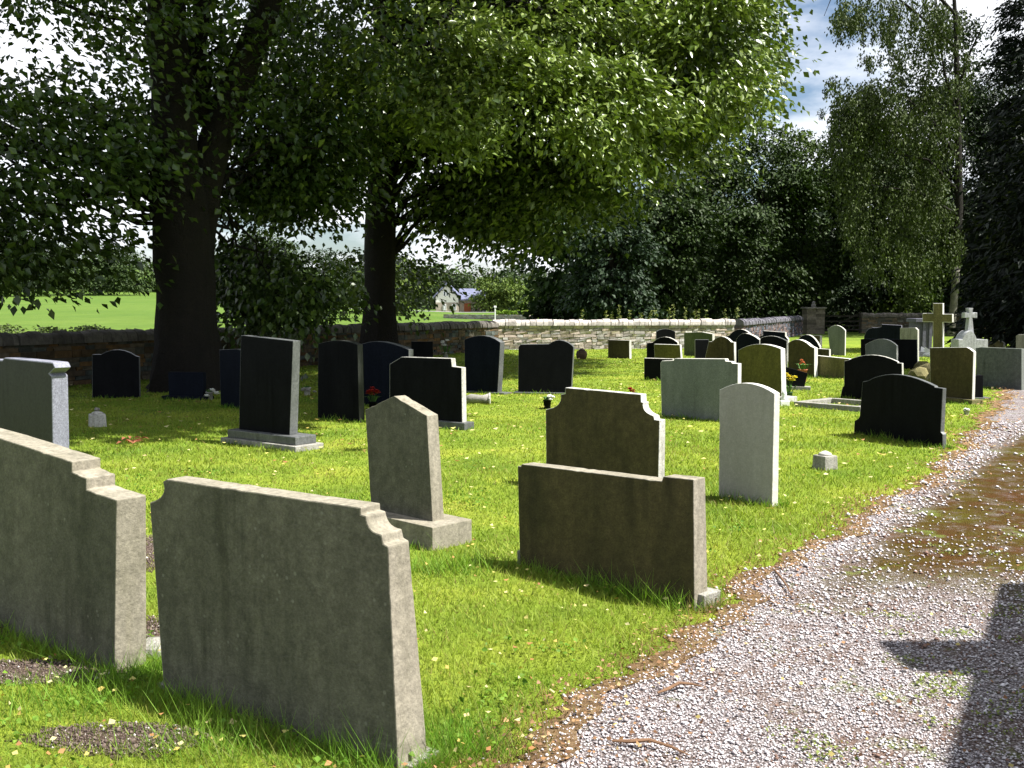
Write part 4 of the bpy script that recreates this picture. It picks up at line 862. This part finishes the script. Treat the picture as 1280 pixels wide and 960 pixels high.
# ---- birch
BX = hx(1190, 52); root = empty('birch_tree', (BX, 52, 0), 'weeping birch with pale lower trunk and drooping feathery foliage', 'tree')
mb = MB(); Yt = 52.0
blimb(mb, [(1188, 428), (1192, 380), (1196, 330)], [.22, .19, .18], 0, 0, 10)
mb.build('trunk', BIRCHB, root, smooth=True)
mb = MB()
blimb(mb, [(1196, 331), (1199, 260), (1198, 180), (1196, 90), (1193, 0), (1185, -120)], [.22, .2, .18, .14, .1, .03], 0, 0, 8)
for q in [[(1198, 200), (1165, 150), (1130, 120), (1100, 105)], [(1198, 150), (1180, 90), (1172, 30), (1166, -40)], [(1197, 110), (1215, 60), (1235, 20)], [(1195, 60), (1150, 20), (1100, -20), (1060, 0)],
          [(1199, 240), (1160, 200), (1110, 190)], [(1196, 20), (1130, -50), (1050, -30), (1030, 20)], [(1199, 270), (1150, 240), (1080, 230)]]:
    blimb(mb, q, [.09, .06, .04, .015], 0, -1.5, 6)
mb.build('limbs', BARK, root, smooth=True)
bp = []; bd = []
def strands(cx, cy, rx, ry, n, L0, L1, dep=2.5, per=42):
    for i in range(n):
        a = random.uniform(0, 6.3); q = math.sqrt(random.random()); P0 = AT(cx+rx*q*math.cos(a), cy+ry*q*math.sin(a), 52+random.uniform(-dep, dep)); L = random.uniform(L0, L1)
        if mnoise.noise(P0*.5) < -.2: continue
        dx_ = random.uniform(-.25, .25)
        for k in range(per):
            s = random.random(); bp.append((P0.x+dx_*s+random.gauss(0, .1), P0.y+random.gauss(0, .12), P0.z-L*s+random.gauss(0, .06))); bd.append((0, 0, -1))
strands(1125, 170, 85, 85, 520, .8, 2.6); strands(1130, 280, 75, 60, 320, .8, 2.4); strands(1085, 130, 45, 30, 200, .7, 2.0); strands(1062, 200, 32, 70, 110, .6, 2.0)
strands(1125, 15, 85, 32, 170, .5, 1.8); strands(1060, 15, 28, 18, 50, .5, 1.4); strands(1045, 98, 14, 6, 9, .5, 1.1); strands(1165, 75, 50, 80, 210, .5, 2.0); strands(1090, 72, 14, 8, 14, .4, .9)
leafmesh('crown', np.array(bp), .17, .095, LEAFD, (.026, .042, .007), (.05, .07, .014), root, dirs=np.array(bd, float))

# ------------------------------------------------------------------ the house across the field
Yh = 190.0; gz = float(terrain(hx(575, Yh), Yh)); hxx = lambda px: hx(px, Yh); zz_ = lambda py: AT(600, py, Yh).z
root = empty('stone_house', (hxx(575), Yh, gz), 'distant stone house with cream gable, slate roof and orange-red door', 'house')
CREAM = flat('cream_render', (.72, .70, .64)); HST = flat('house_stone', (.34, .29, .24), .9, .3, 2); SLATE = flat('blue_slate', (.12, .13, .2), .7, .15, 1); GLASS = flat('window_dark', (.04, .05, .07), .2)
WFR = flat('white_frame', (.8, .8, .8)); DOORM = flat('orange_red_door', (.3, .09, .035))
e0, e1, ap = hxx(545), hxx(573), hxx(558.5); zb_, zm, ze_, za2 = gz-.3, zz_(378), zz_(371), zz_(356)
MB().box(e0, e1, Yh, Yh+9, zb_, zm).build('wall', HST, root)
MB().add([(e0, Yh, zm), (e1, Yh, zm), (e1, Yh, ze_), (ap, Yh, za2), (e0, Yh, ze_), (e0, Yh+9, zm), (e1, Yh+9, zm), (e1, Yh+9, ze_), (ap, Yh+9, za2), (e0, Yh+9, ze_)],
         [(0, 1, 2, 3, 4), (9, 8, 7, 6, 5), (0, 4, 9, 5), (1, 6, 7, 2)]).build('gable', CREAM, root)
for s, e in ((-1, e0), (1, e1)):
    MB().hexa([(ap, Yh-.5, za2+.02), (e+s*.5, Yh-.5, ze_-.3), (e+s*.5, Yh+9.3, ze_-.3), (ap, Yh+9.3, za2+.02), (ap, Yh-.5, za2+.4), (e+s*.5, Yh-.5, ze_+.02), (e+s*.5, Yh+9.3, ze_+.02), (ap, Yh+9.3, za2+.4)]).build('roof', SLATE, root)
MB().box(e1+.02, hxx(606), Yh+1.5, Yh+8, zb_, zz_(375)).build('wall', HST, root)
MB().hexa([(e1, Yh+1, zz_(375.5)), (hxx(607), Yh+1, zz_(375.5)), (hxx(607), Yh+5, zz_(362)), (e1, Yh+5, zz_(362)), (e1, Yh+1, zz_(374)), (hxx(607), Yh+1, zz_(374)), (hxx(607), Yh+5, zz_(360)), (e1, Yh+5, zz_(360))]).build('roof', SLATE, root)
MB().box(hxx(598), hxx(601), Yh+4, Yh+5.4, zz_(361), zz_(354)).build('chimney', HST, root)
def win(x0, x1, y0, y1, Yq, panes=2):
    X0, X1, Z0, Z1 = hxx(x0), hxx(x1), zz_(y1), zz_(y0)
    w_ = MB().box(X0, X1, Yq-.12, Yq-.004, Z0, Z1).build('window', WFR, root); ps = (X1-X0)/panes
    for i in range(panes): MB().box(X0+i*ps+.12, X0+(i+1)*ps-.12, Yq-.15, Yq-.122, Z0+.15, Z1-.15).build('pane', GLASS, w_)
win(554.5, 561, 363.5, 370.5, Yh); win(565, 570.5, 380, 388, Yh); win(554, 558, 380, 388, Yh); win(602.5, 607.5, 379, 390, Yh+1.5)
MB().box(hxx(580), hxx(588), Yh+1.3, Yh+1.48, gz, zz_(379)).build('door', DOORM, root)
# pavement strip, kerb wall and post before the house
mb = MB(); mb.cc = (.3, .28, .27)
xs = np.linspace(hxx(430), hxx(700), 30)
for i in range(29): mb.add([(xs[i], Yh-9, float(terrain(xs[i], Yh-9))+.03), (xs[i+1], Yh-9, float(terrain(xs[i+1], Yh-9))+.03), (xs[i+1], Yh-3, float(terrain(xs[i+1], Yh-3))+.03), (xs[i], Yh-3, float(terrain(xs[i], Yh-3))+.03)], [(0, 1, 2, 3)])
tag(mb.build('house_pavement', flat('pale_asphalt', (.32, .31, .31))), kind='structure')
A = (hx(556, 112), 112); B = (hx(662, 100), 100)
root = drywall(A, B, .42, 'low grey garden wall crossing the field in front of the house', seed=8, cope=False, tint=(.3, .28, .27), thick=.4, name='garden_wall')
root.location.z = float(terrain(*A))
P = (hx(619, 98), 98); root = empty('white_post', (*P, float(terrain(*P))), 'white signpost beside the clipped hedge near the house', 'post')
gz = float(terrain(*P)); MB().box(P[0]-.06, P[0]+.06, P[1]-.06, P[1]+.06, gz-.1, gz+1.25).build('post', WFR, root, bev=.01); MB().box(P[0]-.13, P[0]+.13, P[1]-.08, P[1]+.08, gz+1.252, gz+1.45).build('cap', WFR, root, bev=.02)

# ------------------------------------------------------------------ grass, litter, gravel
def blades(n, D0, D1, amax=40):
    D = np.exp(rng.uniform(math.log(D0), math.log(D1), n)); a = np.radians(rng.uniform(-amax, amax, n)); return D*np.tan(a), D
def in_feet(x, y, pad=0.0):
    m_ = np.zeros(len(x), bool)
    for A_, B_, n_, t_, fo in FOOT:
        d_ = (B_-A_); L_ = d_.length; d_ = d_/L_
        u = (x-A_.x)*d_.x+(y-A_.y)*d_.y; v = (x-A_.x)*n_.x+(y-A_.y)*n_.y
        m_ |= (u > -pad) & (u < L_+pad) & (v < fo+pad) & (v > -t_-pad)
    return m_
x, y = blades(560000, 1.9, 37.5)
# longer tufts against the feet of the nearer stones where the mower misses
tx = []; ty = []; th_ = []
for A_, B_, n_, t_, fo in FOOT:
    Dm = (A_.y+B_.y)/2
    if Dm > 22: continue
    L_ = (B_-A_).length; k = int(L_*1500/max(1, Dm/3.2)**1.3)
    u = rng.uniform(-.04, L_+.04, k); s = np.where(rng.random(k) < .72, 1, -1)
    off_ = np.abs(rng.normal(size=k))*.055+.004; v = np.where(s > 0, fo+off_, -t_-off_); dd = (B_-A_)/L_
    tx.append(A_.x+dd.x*u+n_.x*v); ty.append(A_.y+dd.y*u+n_.y*v); th_.append(np.full(k, 1.0)*rng.uniform(1.3, 3.7, k)*np.where(Dm < 6, 1.15, .8)*np.clip(.5+.8*np.abs(sn(u*3, u*0+Dm, 2.)), .5, 1.3))
    # end tufts
    k2 = k//5; e_ = A_.x+dd.x*(L_+.04+np.abs(rng.normal(size=k2))*.04); f_ = A_.y+dd.y*(L_+.05); w_ = rng.uniform(-t_, fo, k2)
    tx.append(e_+n_.x*w_); ty.append(f_+n_.y*w_); th_.append(rng.uniform(1.1, 2.2, k2))
for (cx_, cy_, r1, k) in [(*G(182, 845).xy, .16, 900), (*G(560, 712).xy, .16, 600), (*G(590, 940).xy, .12, 500), (*G(270, 930).xy, .2, 900), (*G(110, 880).xy, .2, 600)]:
    tx.append(cx_+rng.normal(size=k)*r1); ty.append(cy_+rng.normal(size=k)*r1*.5); th_.append(rng.uniform(1.4, 4.2, k))
nb = len(x); x = np.concatenate([x]+tx); y = np.concatenate([y]+ty); ht = np.concatenate([np.ones(nb)]+th_)
eo = (x-edge_j(y))*.84                      # distance past the path edge
pw = (x-edge_j(y)-PW)
keep = (eo < rng.normal(size=len(x))*.05-.0) | (pw > .1)
keep &= ~in_feet(x, y, -.004)
for c0, rx, ry in SOIL[:4]:
    q = ((x-c0.x)/rx)**2+((y-c0.y)/ry)**2; keep &= (rng.random(len(x)) < .07+.93*np.clip(q*1.15, 0, 1.05)**1.6)
worn = (eo > -.34) & (eo < .06); keep &= ~(worn & (rng.random(len(x)) < .55*np.clip((eo+.24)/.28, 0, 1)+.03))
x, y, ht, eo = x[keep], y[keep], ht[keep], eo[keep]; n = len(x)
sc_d = np.clip(y/4.0, .75, 9)
h = .029*ht*(1+.35*sn(x, y, 1.3))*rng.uniform(.6, 1.35, n)*(1+.05*sc_d); wd = .0042*sc_d*rng.uniform(.6, 1.3, n)
h = np.where(y > 14, h*.85, h)
an = rng.uniform(0, 2*np.pi, n); ln = rng.normal(size=(n, 2))*.55*h[:, None]
bx = np.cos(an)*wd/2; by = np.sin(an)*wd/2
V = np.empty((n, 3, 3)); V[:, 0] = np.stack([x-bx, y-by, np.zeros(n)], 1); V[:, 1] = np.stack([x+bx, y+by, np.zeros(n)], 1); V[:, 2] = np.stack([x+ln[:, 0], y+ln[:, 1], h], 1)
k = np.clip(.5+.4*sn(x, y, 1.1, 1)+.25*sn(x, y, 4.2, 2), 0, 1)[:, None]; r_ = rng.random(n)[:, None]
col = np.array((.16, .26, .03))*(1-k)+np.array((.31, .36, .055))*k; col = col*(.7+.6*r_)
dry = rng.random(n) < .05+.25*np.clip(sn(x, y, 2.3, 3)-.35, 0, 1); col[dry] = np.array((.24, .20, .06))
ev = rng.random(n) < np.clip(1.0+eo*4.2+.35*sn(x, y, 2.2), 0, .85); col[ev] = np.array((.30, .20, .085))*rng.uniform(.6, 1.2, (ev.sum(), 1))
tall = ht > 1.2; col[tall] *= np.array((.7, .95, .8))
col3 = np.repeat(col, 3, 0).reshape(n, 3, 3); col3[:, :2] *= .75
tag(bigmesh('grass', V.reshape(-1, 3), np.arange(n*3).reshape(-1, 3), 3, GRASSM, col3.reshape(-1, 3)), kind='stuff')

# broad-leaved lawn weeds (clover, daisy rosettes) near the camera
cw = []
for i in range(260):
    x0, y0 = blades(1, 2.6, 9); 
    if x0[0] > edge_x(y0[0])-.25: continue
    if sn(x0, y0, 1.7, 2)[0] < -.1: continue
    k = 26; cw.append(np.stack([x0+rng.normal(size=k)*.07, y0+rng.normal(size=k)*.07, rng.uniform(.015, .045, k)], 1))
tag(leafmesh('clover', np.concatenate(cw), .026, .02, GRASSM, (.09, .19, .02), (.16, .26, .035), None, down=-.1), kind='stuff')

# fallen leaves
def litter(n, D0, D1, size, cols, name, near_edge=False, onpath=False, zoff=.035):
    x, y = blades(n, D0, D1, 34)
    if near_edge: x = edge_j(y)+rng.normal(size=n)*.16+.05
    eo_ = x-edge_j(y); kk = (eo_ < .02) if not (near_edge or onpath) else (eo_ > (-.3 if near_edge else .05)) & (eo_ < PW)
    kk &= ~in_feet(x, y, .03)
    x, y, eo_ = x[kk], y[kk], eo_[kk]; n = len(x)
    a = rng.uniform(0, 6.3, n); L = size*rng.uniform(.5, 1.3, n)*np.clip(y/7, .8, 1.9); W_ = L*rng.uniform(.4, .75, n)
    z = np.where(eo_ > 0, .014, zoff)+rng.uniform(0, .012, n); cu = L*rng.uniform(.0, .35, n)
    dx_, dy_ = np.cos(a), np.sin(a)
    q = np.stack([np.stack([x-dx_*L/2, y-dy_*L/2, z+cu*.6], 1), np.stack([x-dy_*W_/2, y+dx_*W_/2, z+rng.uniform(0, .015, n)], 1), np.stack([x+dx_*L/2, y+dy_*L/2, z+cu], 1), np.stack([x+dy_*W_/2, y-dx_*W_/2, z], 1)], 1)
    i0 = np.arange(n)*4; c_ = np.array(cols)[rng.integers(0, len(cols), n)]*rng.uniform(.7, 1.25, (n, 1))
    return bigmesh(name, q.reshape(-1, 3), np.concatenate([np.stack([i0, i0+1, i0+2], 1), np.stack([i0, i0+2, i0+3], 1)]), 3, LITTERM, np.repeat(c_, 4, 0))
tag(litter(2600, 2.6, 32, .034, [(.5, .45, .14), (.55, .5, .25), (.4, .3, .08), (.5, .42, .2), (.3, .15, .06)], 'fallen_leaves'), kind='stuff')
tag(litter(2700, 2.2, 24, .025, [(.22, .12, .06), (.30, .17, .08), (.15, .08, .04), (.35, .26, .13), (.34, .2, .12)], 'dead_leaf_litter', near_edge=True), kind='stuff')
tag(litter(2600, 2.4, 16, .024, [(.2, .1, .05), (.28, .15, .07), (.12, .06, .035), (.4, .33, .12)], 'path_leaf_litter', onpath=True), kind='stuff')

# gravel: loose pebbles lying on the path
n = 125000; x, y = blades(n, 2.1, 13, 36); eo = x-edge_j(y); kk = (eo > rng.normal(size=n)*.07) & (eo < PW)
bandn = ((x+.06)*.83-(y-3.2)*.56)*.25; mossy = (bandn+rng.normal(size=n)*.02 > .05+.03*sn(x, y, 1.1)) & (bandn < .6) & (y+rng.normal(size=n)*.3 > 5.3+.7*sn(x, y, .9)); kk &= ~(mossy & (rng.random(n) < .93))
x, y = x[kk], y[kk]; n = len(x)
oc = np.array([(1, 0, 0), (-1, 0, 0), (0, 1, 0), (0, -1, 0), (0, 0, 1), (0, 0, -.6)], float); of = np.array([(0, 2, 4), (2, 1, 4), (1, 3, 4), (3, 0, 4), (2, 0, 5), (1, 2, 5), (3, 1, 5), (0, 3, 5)])
s = .0068*rng.lognormal(0, .3, n)*np.clip(y/4.5, .8, 2.2); q = oc[None]*rng.uniform(.55, 1.25, (n, 6, 1))*s[:, None, None]; q[:, :, 2] *= .7
a = rng.uniform(0, 6.3, n); ca, sa = np.cos(a)[:, None], np.sin(a)[:, None]
q = np.stack([q[..., 0]*ca-q[..., 1]*sa+x[:, None], q[..., 0]*sa+q[..., 1]*ca+y[:, None], q[..., 2]+(.007+s*.35)[:, None]], 2)
g = rng.choice(4, n, p=[.38, .34, .2, .08]); base = np.array([(.50, .47, .485), (.38, .34, .35), (.66, .64, .655), (.18, .11, .085)])[g]*rng.uniform(.75, 1.2, (n, 1))
tag(bigmesh('gravel', q.reshape(-1, 3), (of[None]+np.arange(n)[:, None, None]*6).reshape(-1, 3), 3, PEBM, np.repeat(base, 6, 0)), kind='stuff')

cx = []; cz = []
for c0, rx, ry in SOIL[:4]:
    k = int(8000*rx*ry*10); r_ = np.sqrt(rng.random(k)); a = rng.uniform(0, 6.3, k); cx.append(np.stack([c0.x+rx*r_*np.cos(a)-ry*.3*r_*np.sin(a), c0.y+ry*r_*np.sin(a)], 1))
cx = np.concatenate(cx); n = len(cx); s = .0030*rng.lognormal(0, .5, n); q = oc[None]*rng.uniform(.5, 1.3, (n, 6, 1))*s[:, None, None]; q[:, :, :2] += cx[:, None, :]; q[:, :, 2] += .009+s[:, None]*.3
base = np.array([(.085, .06, .05), (.13, .10, .08), (.4, .37, .34), (.05, .035, .028)])[rng.choice(4, n, p=[.4, .365, .035, .2])]
tag(bigmesh('soil_crumbs', q.reshape(-1, 3), (of[None]+np.arange(n)[:, None, None]*6).reshape(-1, 3), 3, PEBM, np.repeat(base, 6, 0)), kind='stuff')

cw = []
for i in range(260):
    y0 = rng.uniform(2.5, 6.2); x0 = edge_x(y0)+rng.uniform(.75, 2.3)
    if sn(np.array([x0]), np.array([y0]), 2.2, 2)[0] < .25: continue
    k = 30; cw.append(np.stack([x0+rng.normal(size=k)*.05, y0+rng.normal(size=k)*.03, rng.uniform(.012, .022, k)], 1))
tag(leafmesh('path_moss', np.concatenate(cw), .016, .012, GRASSM, (.13, .17, .04), (.24, .27, .09), None, down=-.1), kind='stuff')
